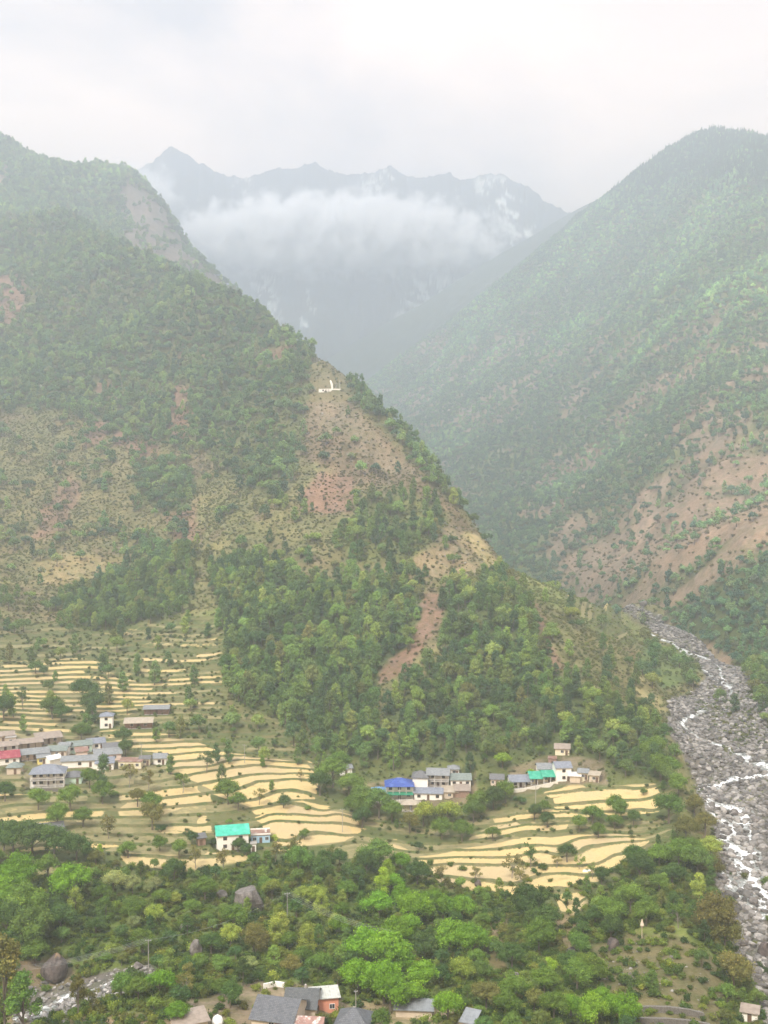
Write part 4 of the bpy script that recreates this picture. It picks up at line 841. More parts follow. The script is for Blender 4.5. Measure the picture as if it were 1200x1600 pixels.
def roof_mb(kind, w, d, z, rise, oh=.55, th=.14):
    b = MB(); W, D = w / 2 + oh, d / 2 + oh
    if kind == 'flat': b.box(0, 0, z, 2 * (w / 2 + .25), 2 * (d / 2 + .25), .22); return b
    if kind == 'shed': top = [(-W, -D, z), (W, -D, z), (W, D, z + rise), (-W, D, z + rise)]; F_ = [(0, 1, 2, 3)]; outer = [0, 1, 2, 3]
    elif kind == 'gable': top = [(-W, -D, z), (W, -D, z), (W, 0, z + rise), (W, D, z), (-W, D, z), (-W, 0, z + rise)]; F_ = [(0, 1, 2, 5), (5, 2, 3, 4)]; outer = [0, 1, 2, 3, 4, 5]
    else:
        k = max(W - D, .3) if W > D else .3; top = [(-W, -D, z), (W, -D, z), (W, D, z), (-W, D, z), (-k, 0, z + rise), (k, 0, z + rise)]; F_ = [(0, 1, 5, 4), (1, 2, 5), (2, 3, 4, 5), (3, 0, 4)]; outer = [0, 1, 2, 3]
    n = len(top); V = top + [(x, y, q - th) for x, y, q in top]
    F2 = list(F_) + [tuple(i + n for i in f[::-1]) for f in F_] + [(outer[i], outer[i] + n, outer[(i + 1) % len(outer)] + n, outer[(i + 1) % len(outer)]) for i in range(len(outer))]
    b.add(V, F2); return b
def add_window(p, x, y, z, sx, sz, frame='paint', axis='y', name='window'):
    f = MB(); g = MB()
    t = .09
    for a, b_, c, dd in ((0, -sz / 2, sx + 2 * t, t), (0, sz / 2, sx + 2 * t, t), (-sx / 2 - t / 2, 0, t, sz), (sx / 2 + t / 2, 0, t, sz), (0, 0, t * .7, sz)):
        if c >= dd: f.box(a, -.03, b_ - dd / 2, c, .10, dd)
        else: f.box(a, -.03, b_ - dd / 2 , c, .10, dd)
    g.box(0, .0, -sz / 2, sx, .06, sz)
    o = obj(name, f, [frame], p); o.location = (x, y, z); q = obj('pane', g, ['glass'], o)
    if axis == 'x': o.rotation_euler = (0, 0, math.pi / 2)
    return o
def house(spec, s):
    name, l, r_, pyb, d, st, kind, rise, rm, wm, yaw, opt, label = spec
    w = s['w']; H = 2.75 * st; d = s['d']
    cat = {'house': 'house', 'hut': 'hut', 'shed': 'shed', 'tower': 'house', 'porch': 'hut', 'shrine': 'shrine'}[name]
    grp = None
    p = empty({'tower': 'upper_room', 'porch': 'porch_hut'}.get(name, name), (s['x'], s['y'], s['z']), s['th'], label, cat, grp)
    ver = opt.get('ver', 0); pd = (min(2.5, d * .32) if ver == 2 else min(1.8, d * .28)) if ver else 0
    b = MB(); b.box(0, pd / 2, -2.5, w, d - pd, H + 2.5)
    if kind in ('gable', 'shed'):    # gable ends / the high back wall reach up under the roof
        z0 = H - .001
        k = (d / 2 + .55) / (d / 2)
        if kind == 'gable':
            y0, y1 = -d / 2 + pd, d / 2; rr = rise * (1 - .55 / (d / 2 + .55)); e = rise * .55 / (d / 2 + .55)
            zf = H + max(0., e + rise * pd / (d / 2 + .55) - .15)
            V = []
            for x in (-w / 2 + .002, w / 2 - .002): V += [(x, y0, z0), (x, y1, z0), (x, y1, H + e - .16), (x, 0, H + rise - .17), (x, y0, min(zf, H + rise - .17))]
            b.add(V, [(0, 4, 3, 2, 1), (5, 6, 7, 8, 9), (0, 5, 9, 4), (1, 2, 7, 6)])
        else:
            D = d / 2 + .55; zz = lambda y: H + rise * (y + D) / (2 * D) - .16; y0, y1 = -d / 2 + pd, d / 2; V = []
            for x in (-w / 2 + .002, w / 2 - .002): V += [(x, y0, z0), (x, y1, z0), (x, y1, zz(y1)), (x, y0, max(zz(y0), H))]
            b.add(V, [(0, 3, 2, 1), (4, 5, 6, 7), (0, 4, 7, 3), (1, 2, 6, 5)])
    wall = obj('wall', b, [wm], p)
    rf = obj('roof', roof_mb(kind, w, d, H + .02, rise), [rm], p)
    n = opt.get('win', 0); yf = -d / 2 + pd - .03; nst = max(1, int(round(st)))
    if kind == 'hip' and name == 'house' and rise > 2.3:
        rr = MB(); rr.tube([(-max(w / 2 - d / 2, .3), 0, H + rise + .05), (max(w / 2 - d / 2, .3), 0, H + rise + .05)], [.12, .12], 6); obj('ridge', rr, ['concrete'], rf)
    big = s['ppm'] * .64 > 1.9
    dx = opt.get('door', .5 if ver or n > 1 else .8)
    for k in range(nst):
        zc = 2.75 * k + 1.55
        for i in range(n):
            x = -w / 2 + w * (i + .5) / n
            if k == 0 and abs(x - (dx - .5) * w) < 1.1: continue
            sxw = min(1.15, w / (n + .5) * .6); add_window(p, x, yf, zc, sxw, 1.15, 'paint' if wm not in ('white_wall',) else 'wood')
    if n or 'door' in opt:
        q = MB(); q.box(0, -.02, 0, 1.0, .1, 2.05); o = obj('door', q, ['wood'], p); o.location = ((dx - .5) * w, yf, 0)
    if ver:
        for k in range(ver if ver == 2 else 1):
            q = MB(); q.box(0, -d / 2 + pd / 2, 2.75 * k - (.25 if k == 0 else .1), w, pd + .1, .2 if k else .25); obj('floor_slab', q, ['concrete'], p)
            if k or opt.get('gal'):
                q = MB(); zb = 2.75 * k
                q.box(0, -d / 2, zb + .95, w, .08, .09); q.box(0, -d / 2, zb + .12, w, .06, .06)
                m = int(w / .45)
                for i in range(m + 1): q.box(-w / 2 + w * i / m, -d / 2, zb + .1, .07, .05, .86)
                obj('railing', q, ['paint'], p)
        npst = max(3, int(w / 2.6) + 1)
        for i in range(npst):
            q = MB(); q.box(0, 0, 0, .18, .18, H); o = obj('post', q, ['paint' if wm in ('white_wall', 'cream_wall') else 'wood'], p); o.location = (-w / 2 + .12 + (w - .24) * i / (npst - 1), -d / 2 + .1, 0)
    if opt.get('awn'):
        q = MB(); q.add([(-w / 2, -d / 2 - 1.2, 2.35), (w / 2, -d / 2 - 1.2, 2.35), (w / 2, -d / 2 + pd, 2.85), (-w / 2, -d / 2 + pd, 2.85), (-w / 2, -d / 2 - 1.2, 2.28), (w / 2, -d / 2 - 1.2, 2.28), (w / 2, -d / 2 + pd, 2.78), (-w / 2, -d / 2 + pd, 2.78)], [(0, 1, 2, 3), (7, 6, 5, 4), (0, 4, 5, 1), (1, 5, 6, 2), (2, 6, 7, 3), (3, 7, 4, 0)]); obj('awning', q, [opt['awn']], p)
    if opt.get('par'):
        q = MB()
        for sx, sy, ww, dd in ((0, -d / 2 - .15, w + .5, .12), (0, d / 2 + .15, w + .5, .12)): q.box(sx, sy, H + .24, ww, dd, .5)
        obj('parapet', q, ['white_wall'], rf)
        q = MB(); q.tube([(w * .3, 0, H + .25), (w * .3, 0, H + 1.3)], [.45, .45], 10); obj('water_tank', q, ['paint'], rf)
    if opt.get('tank'):
        q = MB(); q.tube([(0, 0, 0), (0, 0, .8), (0, 0, 1.0)], [.3, .3, .12], 8); o = obj('chimney', q, ['concrete'], rf); o.location = (w * .1, 0, H + rise - .1)
    return p
for h, s in zip(HOUSES, SITES): house(h, s)

def at(px, py): x, y, z, r = hit(px, py); return Vector((x, y, z)), F / math.sqrt(x * x + y * y + z * z)
# shrine spire, flag poles and platform
def single(name, mb, mats, label, cat, loc=(0, 0, 0), group=None, kind=None, rz=0):
    o = obj(name, mb, mats); o.location = loc; o.rotation_euler = (0, 0, rz); return setp(o, label, cat, group, kind)
p, k = at(519, 607); q = MB(); q.tube([(0, 0, -1), (0, 0, 1.0), (-.3, 0, 3.4), (-1.3, 0, 6.2), (-1.7, 0, 6.9)], [1.0, .95, 1.0, .75, .15], 10)
single('shrine_spire', q, ['white_wall'], 'leaning white spire of the shrine on the spur', 'spire', p)
for px in (525, 531):
    p, k = at(px, 607); q = MB(); q.tube([(0, 0, -1), (0, 0, 6 if px == 525 else 7)], [.13, .09], 5); single('flag_pole', q, ['paint'], 'thin white pole %s the shrine spire on the spur' % ('close beside' if px == 525 else 'furthest along the shelf from'), 'pole', p)
p, k = at(520, 609); q = MB(); q.box(0, 0, -1.5, 13, .5, 2.4); q.box(-6, 1, -1.5, .5, 3, 2.2); single('low_wall', q, ['white_wall'], 'low white wall round the shrine shelf on the spur', 'wall', p, rz=.1)
# retaining walls
def wall_line(pts, h, th, mt, label, name='retaining_wall', cat='wall', coping=None):
    P = [at(*q)[0] for q in pts]; b = MB(); V = []
    for i, q in enumerate(P):
        t = (P[min(i + 1, len(P) - 1)] - P[max(i - 1, 0)]).normalized(); nrm = Vector((t.y, -t.x, 0)).normalized() * th / 2
        V += [q + nrm + Vector((0, 0, -1.5)), q - nrm + Vector((0, 0, -1.5)), q - nrm + Vector((0, 0, h)), q + nrm + Vector((0, 0, h))]
    F_ = []
    for i in range(len(P) - 1):
        for j in range(4): F_.append((i * 4 + j, i * 4 + (j + 1) % 4, i * 4 + 4 + (j + 1) % 4, i * 4 + 4 + j))
    F_ += [(3, 2, 1, 0), tuple(len(V) - 4 + j for j in range(4))]
    b.add([tuple(v - P[0]) for v in V], F_); o = single(name, b, [mt], label, cat, P[0])
    return o
MT['stone_wall'] = plain('stone_wall', (.20,.185,.165), .95, .5, 3., bump=.9)
MT['pale_terrace'] = plain('pale_plaster', (.66,.62,.55), var=.15)
wall_line([(990,1583),(1015,1581),(1045,1582),(1075,1586),(1100,1592)], 1.5, .7, 'stone_wall', 'curved dark stone retaining wall, upper of the two by the river slope')
wall_line([(1000,1600),(1040,1601),(1080,1604),(1110,1610)], 1.6, .7, 'stone_wall', 'curved dark stone retaining wall, lower of the two by the river slope')
wall_line([(797,1238),(820,1235),(850,1229),(872,1224)], 1.0, .5, 'pale_terrace', 'pale plastered terrace wall along the front of the jade roofed row')
wall_line([(412,1545),(430,1541),(444,1543)], 1.3, .4, 'white_wall', 'short white wall behind the big slate roof', 'low_wall')
wall_line([(582,1254),(612,1254),(645,1252)], .9, .4, 'pale_terrace', 'pale terrace wall under the royal blue roofed house')
wall_line([(52,1236),(100,1237)], 1.2, .4, 'stone_wall', 'dark stone wall under the galleried white house')

# utility poles and wires
def pole(px, py, h, label, arm=1.6):
    p, k = at(px, py); e = empty('utility_pole', p, 0, label, 'utility pole', 'utility poles in the valley')
    q = MB(); q.tube([(0, 0, -1), (0, 0, h)], [.14, .09], 6); obj('pole', q, ['concrete'], e)
    q = MB(); q.box(0, 0, h - .5, arm, .1, .1); obj('crossarm', q, ['iron'], e)
    for x in (-arm * .45, 0, arm * .45): q = MB(); q.tube([(x, 0, h - .4), (x, 0, h - .15)], [.06, .04], 5); obj('insulator', q, ['paint'], e)
    return p + Vector((0, 0, h - .15))
def wires(a, b, sag, label, n=4, sp=.9):
    m = MB(); d = (b - a); s = Vector((d.y, -d.x, 0)).normalized()
    for k in range(n):
        P = []
        for i in range(15):
            t = i / 14; P.append(a * (1 - t) + b * t + s * sp * (k - (n - 1) / 2) - Vector((0, 0, sag * 4 * t * (1 - t))))
        m.tube([tuple(v - a) for v in P], [.02] * 15, 3)
    return single('power_lines', m, ['iron'], label, 'power lines', a)
pA = pole(449, 1440, 9, 'pole with crossarm in the wood below the teal roofed house')
pB = pole(612, 1508, 9, 'pole hidden in the bright trees where the wires run down')
pC = pole(20, 1560, 8, 'pole at the stream beside the pine crowns')
pD = pole(232, 1512, 8, 'pole in the bushes above the stony stream')
pE = pole(556, 1582, 5.5, 'short lamp like pole at the clearing near the salmon pink house', .8)
pF = pole(535, 1300, 9, 'pole at the big stubble field beside the hedge')
pG = pole(837, 1262, 9, 'pale pole on the terraces below the jade roofed row')
pH = pole(221, 1195, 9, 'thin pole standing over the village end houses')
pI = pole(382, 1192, 8, 'pole on the upper terraces left of the forest edge')
wires(pA, pB, 1.5, 'power lines running down from the wood pole to the bright trees'); wires(pC, pD, 1.2, 'power lines crossing in front of the dark pointed rock')
wires(pD, pA, 2.5, 'faint power line over the bushes between the stream and the wood pole', 1)

# boulders
def rock_mb(rng, sx, sy, sz, ico=ICO3, rough=.22, cone=0.):
    V = ico[0].copy(); o = rng.uniform(0, 50, 3)
    f = fbm(V[:, 0] * 1.3 + o[0] + V[:, 2], V[:, 1] * 1.3 + o[1] - V[:, 2], 3, 5); V *= (1 + rough * f)[:, None]
    for i in range(7):
        n = rng.normal(size=3); n /= np.linalg.norm(n); c = rng.uniform(.62, .9); dd = V @ n; V -= np.outer(np.clip(dd - c, 0, None), n)
    if cone: V[:, :2] *= (1 - cone * np.clip(V[:, 2], -.3, 1))[:, None]
    b = MB(); b.add(V * (sx, sy, sz), ico[1]); return b
rg = np.random.default_rng(77)
for px, py, rp, asp, cone, label in [
 (386,1424,23,1.25,.15,'largest boulder, pale grey and rounded, standing out of the near wood'),(345,1406,10,1.0,0,'blue grey boulder just left of the largest boulder'),
 (86,1526,20,1.2,.25,'dark pointed rock with ochre top over the stony stream'),(308,1492,12,1.3,.2,'upright grey boulder in the bushes above the slate roofs'),(290,1452,9,.7,0,'low brownish boulder cluster rock left of the upright boulder'),
 (3,1492,10,1.0,0,'grey boulder at the very edge of the wood'),(958,1482,10,1.1,.2,'dark boulder at the upper corner of the rubble slope'),(895,1496,11,.9,0,'dark grey boulder under the trees left of the rubble slope'),
 (962,1440,9,.8,0,'bluish boulder on the grass below the stubble fields'),(918,1397,6,.7,0,'small grey rock on the fallow terrace'),(805,1532,9,.9,0,'round grey rock in the wood below the bare gully'),
 (747,1384,7,.9,0,'dark rock at the foot of the stubble field'),(1194,1492,12,1.1,0,'big dark boulder on the river bank'),(1160,1475,9,.8,0,'flat grey boulder among the river stones'),(1142,1362,9,.7,0,'pale flat boulder at the river edge where trees end'),
 (1146,1272,7,.8,0,'grey boulder splitting the river near its bend'),(1178,1412,8,.7,0,'broad boulder beside the white rapids'),(1182,1285,6,.8,0,'rounded boulder across the rapids from the fields'),(1120,1250,6,.8,0,'boulder at the upper side of the rapids'),
 (1005,946,7,.8,0,'grey boulder at the mouth of the gorge'),(905,1450,6,.9,0,'reddish rock in the bare strip below the fallow terrace'),(215,1512,8,.7,0,'pale boulder at the upper end of the stony stream'),(205,1520,6,.8,0,'small pale boulder beside the stream head'),(1000,1482,3,.8,0,'white stone at the upper edge of the rubble slope'),(1041,1535,5,.6,0,'pale stone in the middle of the rubble slope')]:
    p, k = at(px, py); R = rp / k; b = rock_mb(rg, R, R * .85, R * asp, cone=cone); single('boulder', b, [M_ROCKD if 'dark' in label else M_ROCK], label, 'boulder', p + Vector((0, 0, R * asp * .45)), rz=rg.uniform(0, 6))
# white tent, tarp, hay post
p, k = at(340, 1603); q = MB(); n = 10
V = [(1.35 * math.cos(i * 2 * math.pi / n), 1.35 * math.sin(i * 2 * math.pi / n), z) for z in (0, 1.2) for i in range(n)] + [(1.0 * math.cos(i * 2 * math.pi / n), 1.0 * math.sin(i * 2 * math.pi / n), 2.0) for i in range(n)] + [(0, 0, 2.7)]
q.add(V, [(i, (i + 1) % n, n + (i + 1) % n, n + i) for i in range(n)] + [(n + i, n + (i + 1) % n, 2 * n + (i + 1) % n, 2 * n + i) for i in range(n)] + [(2 * n + i, 2 * n + (i + 1) % n, 3 * n) for i in range(n)]); single('tent', q, ['paint'], 'small white domed tent at the foot of the slate roofs', 'tent', p)
p, k = at(917, 1361); q = rock_mb(rg, 1.5, .9, .6); single('tarp', q, ['paint'], 'white tarp heap lying on the stubble field', 'tarp', p)
p, k = at(1003, 1471); e = empty('hay_post', p, 0, 'straw coloured plume on a thin post on the grassy terrace', 'hay post'); q = MB(); q.tube([(0, 0, -.5), (0, 0, 5)], [.12, .09], 5); obj('post', q, ['tan_wall'], e); q = MB(); q.tube([(0, 0, 3.9), (0, 0, 4.6), (0, 0, 6.4)], [.2, .6, .05], 8); obj('straw', q, ['tan_wall'], e)
p, k = at(195, 1472); q = rock_mb(rg, 1.0, .8, .8, ICO2); single('sack', q, ['paint'], 'white sack like bundle in the meadow above the stream', 'bundle', p)
# ------------------------------------------------------------------ river: water, stones
RIB = []
def ribbon(pts, widths, name, lift=.12, seed=0, foamv=.5):
    RIB.append((pts, widths)); widths = [q * 1.45 for q in widths]
    rng = np.random.default_rng(seed); P = [at(*q)[0] for q in pts]; P = [Vector((v.x, v.y, v.z)) for v in P]
    # smooth and resample
    S = []
    for i in range(len(P) - 1):
        p0, p1, p2, p3 = P[max(i - 1, 0)], P[i], P[i + 1], P[min(i + 2, len(P) - 1)]; m = max(3, int((p2 - p1).length / 1.5))
        for k in range(m):
            t = k / m; S.append((0.5 * ((2 * p1) + (-p0 + p2) * t + (2 * p0 - 5 * p1 + 4 * p2 - p3) * t * t + (-p0 + 3 * p1 - 3 * p2 + p3) * t ** 3), widths[i] * (1 - t) + widths[i + 1] * t))
    V, fo = [], []; K = 7
    for i, (q, w) in enumerate(S):
        d = (S[min(i + 1, len(S) - 1)][0] - S[max(i - 1, 0)][0]); d.z = 0; d.normalize(); nrm = Vector((d.y, -d.x, 0))
        w2 = w * (1 + .45 * float(fbm(np.array([i / 6.]), np.array([seed * 3.3]), 2, seed)[0])); off = w * .35 * float(fbm(np.array([i / 9.]), np.array([seed * 7.1]), 2, seed + 3)[0])
        zc = ground(q.x, q.y)
        for j in range(K):
            u = (j / (K - 1) - .5) * w2 + off; x, y = q.x + nrm.x * u, q.y + nrm.y * u
            V.append((x, y, ground(x, y) + lift - (.25 if j in (0, K - 1) else 0))); fo.append(foamv * (1 - abs(j - 3) / 4.))
    f = [(i * K + j, i * K + j + 1, i * K + K + j + 1, i * K + K + j) for i in range(len(S) - 1) for j in range(K - 1)]
    b = MB(); b.add(V, f); me = b.mesh(name, [M_WATER], True); a = me.attributes.new('foam', 'FLOAT', 'POINT'); a.data.foreach_set('value', fo)
    o = bpy.data.objects.new(name, me); C.objects.link(o); o['kind'] = 'structure'; return o
ribbon([(1003,986),(1025,996),(1045,1003),(1062,1013),(1078,1022),(1108,1031),(1126,1048),(1133,1068),(1146,1079),(1138,1092),(1118,1099),(1094,1112),(1074,1124),(1066,1136),(1086,1150),(1110,1159),(1136,1170),(1160,1184),(1188,1198),(1212,1204)],
       [2.6,3,3.2,3.6,4,4,4.5,5,6,5,5,5,4,4,4.5,4.5,5,5,5,5], 'river', .15, 1, .62)
ribbon([(1215,1209),(1192,1213),(1162,1216),(1138,1221),(1115,1230),(1105,1243),(1112,1254),(1130,1260),(1150,1265),(1163,1278),(1152,1290),(1142,1300),(1133,1312),(1146,1322),(1158,1332),(1152,1346),(1165,1358),(1178,1374),(1188,1390),(1202,1405),(1225,1430)],
       [4,4.5,4,4,4,5,6,7,7,6,6,5.5,6,8,8,7,8,8,8,8,8], 'river', .17, 2, .75)
ribbon([(1104,1243),(1108,1262),(1120,1280),(1140,1285),(1165,1292),(1175,1310),(1170,1330)], [3,3,3,3.5,3,2.5,2], 'river', .13, 3, .55)
ribbon([(1146,1352),(1135,1370),(1150,1392),(1170,1410),(1200,1440)], [3,4,4,4,4], 'river', .13, 4, .5)
ribbon([(1060,1012),(1085,1036),(1110,1056),(1128,1068)], [2,2.5,2.5,2], 'river', .13, 5, .5)
ribbon([(20,1592),(60,1580),(95,1566),(120,1556),(150,1545),(175,1533),(205,1524)], [3,4,4,3.5,3,3,2], 'stream', .12, 6, .6)
def stone(seed):
    rng = np.random.default_rng(seed); return rock_mb(rng, 1, .8, .62, ICO2, .25).mesh('river_stone', [M_ROCKI])
CS = proto_col('river_stone', [stone(200 + i) for i in range(5)])
def stones(name, dens, per, lo, hi, seed, label, cat='stones'):
    P, ids, rng = sample(N_, dens, per, seed); n = len(P); print(name, n)
    g = rng.choice([.14, .20, .26, .36, .09], n, p=[.2, .3, .25, .15, .1]) * rng.uniform(.85, 1.15, n); g = g * (.8 if 'river' in name else 1.); T = np.c_[g * 1.07, g, g * .92]
    s = lo + (hi - lo) * rng.random(n) ** 2.7
    scatter(name, P + np.c_[np.zeros((n, 2)), s * .1], s, rng.uniform(.6, 1.1, n), np.c_[rng.normal(size=(n, 2)) * .25, rng.uniform(0, 6.28, n)], T, rng.integers(0, 5, n), CS, label=label, cat=cat)
def off_water(base):
    d = base.copy(); m = d > 0; qx, qy = PX[m], PY[m]; k = np.ones(m.sum())
    for pts, wd in RIB:
        for (x0, y0), (x1, y1), w0 in zip(pts[:-1], pts[1:], wd):
            ex, ey = x1 - x0, y1 - y0; u = np.clip(((qx - x0) * ex + (qy - y0) * ey) / (ex * ex + ey * ey), 0, 1)
            k = np.minimum(k, .12 + .88 * sstep(.55 * w0, .95 * w0, np.hypot(qx - x0 - u * ex, (qy - y0 - u * ey) * 1.3)))
    d[m] = d[m] * k; return d
riv_d = off_water(N_ * pmask(PX, PY, RIV_POLY, 3))
stones('river_stones', riv_d, 1 / 1.2, .25, 2.1, 301, 'grey stones and small boulders filling the river bed')
st_d = N_ * pmask(PX, PY, [(30,1535),(110,1530),(240,1505),(250,1540),(180,1560),(90,1600),(20,1600)], 4)
stones('stream_stones', st_d, 1 / 1.2, .2, 1.1, 302, 'pale stones filling the bed of the small stream')
rub = N_ * np.maximum(pmask(PX, PY, [(950,1490),(1000,1475),(1070,1490),(1120,1540),(1100,1585),(1000,1580),(950,1540)], 8), pmask(PX, PY, [(900,1200),(945,1195),(950,1225),(900,1225)], 4))
stones('rubble', rub, 1 / 7, .12, .6, 303, 'pale rubble scattered over the dry slope above the stone walls', 'rubble')
stones('rubble', N_ * (RG > 500) * pmask(WX, WY, [(500,640),(560,640),(700,760),(800,890),(680,890),(560,760)], 10), 1 / 60, .4, 1.3, 304, 'loose rocks on the bare shoulder below the shrine', 'rubble')
# ------------------------------------------------------------------ single trees: the largest in view, each with trunk and crown
PAL = dict(b=(.17,.325,.03), B=(.28,.43,.04), y=(.30,.38,.07), p=(.31,.36,.14), m=(.15,.245,.042), d=(.085,.15,.04), o=(.19,.185,.055), g=(.14,.24,.05), w=(.22,.20,.12))
PALN = dict(b='bright green', B='vivid yellow green', y='yellow green', p='pale olive', m='mid green', d='dark green', o='brownish green', g='fresh green', w='thin greyish')
SETS = {k: [proto_parts(k, 500 + 10 * i + hash_, n, sz) for i in range(c)] for hash_, (k, c, n, sz) in enumerate([('round', 5, 4600, .27), ('tall', 4, 4000, .25), ('spread', 3, 4200, .27), ('sparse', 3, 900, .28), ('pine', 2, 2600, .26), ('bush', 2, 700, .2)])}
RAD = {'round': 4.6, 'tall': 3.7, 'spread': 5.0, 'sparse': 3.0, 'pine': 2.8, 'bush': 1.7}
SHN = {'round': 'round', 'tall': 'tall', 'spread': 'spreading', 'sparse': 'sparse twiggy', 'pine': 'pine', 'bush': 'small bushy'}
K = {'r': 'round', 't': 'tall', 's': 'spread', 'x': 'sparse', 'p': 'pine', 'u': 'bush'}
TREES = """28,1372,27,rb 8,1402,20,rb 112,1390,31,rb 75,1362,18,rm 50,1318,28,rd 85,1322,28,rd 20,1318,26,rd 120,1330,22,rd 150,1345,14,ro 40,1432,32,rm 118,1424,14,ty 177,1384,18,rp 207,1386,14,rp 236,1392,11,rp
160,1402,15,rm 165,1432,15,tg 205,1418,14,rg 209,1443,12,rp 88,1424,18,rd 150,1452,15,rd 20,1404,10,up 156,1334,6,tB 240,1386,13,rp 274,1408,11,ry 241,1436,15,ry 222,1475,19,rm 272,1366,17,rd 320,1396,20,rm 300,1422,14,rm 365,1442,22,rm
425,1394,15,ry 436,1442,13,ty 361,1466,17,ry 396,1472,21,ro 330,1480,18,rd 252,1408,14,rm 304,1497,10,uB 466,1350,22,rg 500,1362,18,rd 530,1344,14,rd 484,1400,22,sy 502,1424,14,ty 590,1340,27,rg 573,1358,20,rd 599,1392,15,tB 606,1372,13,tB 626,1350,17,rb
592,1424,24,rb 535,1428,14,rm 526,1448,15,ry 440,1455,14,ty 415,1386,14,rg 542,1396,16,rm 560,1372,16,rd 620,1462,19,rb 612,1384,18,rb 628,1402,17,rb 652,1372,20,rd 646,1432,28,rb 676,1420,23,rb 620,1462,24,rb 692,1420,20,rb 722,1424,20,rb
702,1472,28,rb 740,1476,25,rb 662,1482,22,rd 826,1418,31,rd 852,1440,24,rd 842,1470,26,rm 756,1440,11,rm 860,1512,13,rB 905,1480,19,rg 890,1512,20,rd 930,1434,15,rd 955,1432,24,rm 985,1410,22,rm 955,1458,20,rd 800,1502,20,rd 902,1532,24,rm
1045,1270,23,rg 970,1270,14,rm 990,1282,12,rd 1080,1330,20,rm 1110,1330,19,ry 1060,1342,22,rm 1030,1340,18,rm 1050,1372,20,rd 1090,1352,22,rg 1000,1362,22,rd 1030,1386,16,rm 1112,1362,18,ro 1085,1262,17,ro 1102,1292,18,ro 1115,1442,32,ro
1132,1466,26,ro 1146,1522,27,ro 1092,1400,14,ty 1010,1432,20,rm 940,1572,24,rb 976,1592,24,rb 920,1520,26,rm 930,1592,26,rb 625,1512,24,rb 662,1532,26,rb 610,1562,29,rb 642,1562,24,rb 722,1520,20,ry
752,1522,17,rg 700,1582,24,rb 760,1562,24,ro 802,1552,24,rm 790,1577,20,rm 850,1542,22,rm 892,1582,22,rb 866,1582,22,rm 572,1490,30,rb 602,1502,34,rb 560,1532,30,rb 600,1546,30,rb 480,1480,17,ty 500,1512,20,rg 470,1502,16,rm 430,1472,16,ty
400,1482,20,ro 345,1512,16,rg 386,1506,16,sp 380,1532,14,td 345,1547,16,rm 360,1562,18,rd 426,1522,10,uy 456,1512,16,ro 450,1476,15,rm 530,1452,16,rb 640,1452,18,rb 20,1388,24,rb 225,1478,18,rm 172,1478,11,uy 50,1462,33,rg 95,1442,24,rd
205,1432,15,rm 250,1542,22,rb 190,1547,20,rg 216,1552,18,rm 8,1560,28,po 36,1580,22,pg 122,1565,13,po 145,1575,13,xo 276,1592,18,rb 55,1492,22,rm 292,1532,13,xo 300,1505,9,uB 290,1548,14,xo 165,1500,10,rm 12,1450,26,rd 10,1480,20,rd
36,1100,12,xd 6,1112,19,rd 130,1082,22,rd 145,1102,20,rd 82,1110,18,rm 96,1118,14,rd 127,1147,15,rg 192,1156,15,rd 244,1153,8,tm 196,1172,13,rd 323,1196,14,xd 356,1242,20,rm 372,1256,14,rm 443,1254,11,rd 476,1305,9,rm 566,1282,16,rd
545,1230,22,rm 520,1212,24,rm 500,1228,20,rd 570,1252,24,rm 530,1194,18,rg 592,1262,22,rg 556,1266,20,rm 235,1260,18,rm 238,1282,20,ro 286,1230,12,xm 140,1220,15,rm 160,1242,18,rm 202,1220,14,xo 110,1252,19,rm 60,1252,18,rm 8,1240,16,rd
6,1312,22,rd 829,1346,13,xd 886,1336,15,rd 926,1276,16,rg 835,1272,13,rd 855,1284,12,rd 750,1256,20,rm 740,1272,18,rg 700,1274,20,ry 662,1276,20,ry 722,1302,17,rm 771,1250,19,rd 790,1242,16,rm 1006,1238,6,rm 940,1372,14,rd 992,1342,18,rd
926,1366,9,xm 962,1262,14,rm 1022,1182,22,rm 1032,1206,20,rm 612,1272,18,rm 640,1290,16,ro 690,1300,16,rm 960,1286,13,rm 800,1362,14,xo 815,1378,12,xo 870,1350,8,xo 905,1352,8,xm 742,1372,10,xo 690,1372,11,xo 460,1330,12,xo 430,1340,13,xo
350,1352,13,xo 306,1348,12,xo 200,1330,14,rm 170,1300,14,xo 130,1280,16,rm 90,1282,18,rm 250,1320,13,rm 280,1330,14,rm 232,1228,12,xo 215,1250,14,ro 300,1312,10,rd 335,1318,8,rd 372,1322,12,rd 385,1330,10,rd 428,1308,7,uy 480,1260,6,um 1072,1300,18,ro
1060,1230,18,rm 1045,1205,20,rm 410,1195,6,tm 470,1215,6,xo 405,1250,10,xo 425,1232,6,tm 785,1190,14,rB 830,1205,7,uB 770,1305,12,rm 850,1262,10,rm 905,1290,14,rm 935,1300,12,rm 745,1500,14,rm 770,1470,12,um 790,1450,14,uo 1060,1440,14,xg""".split()
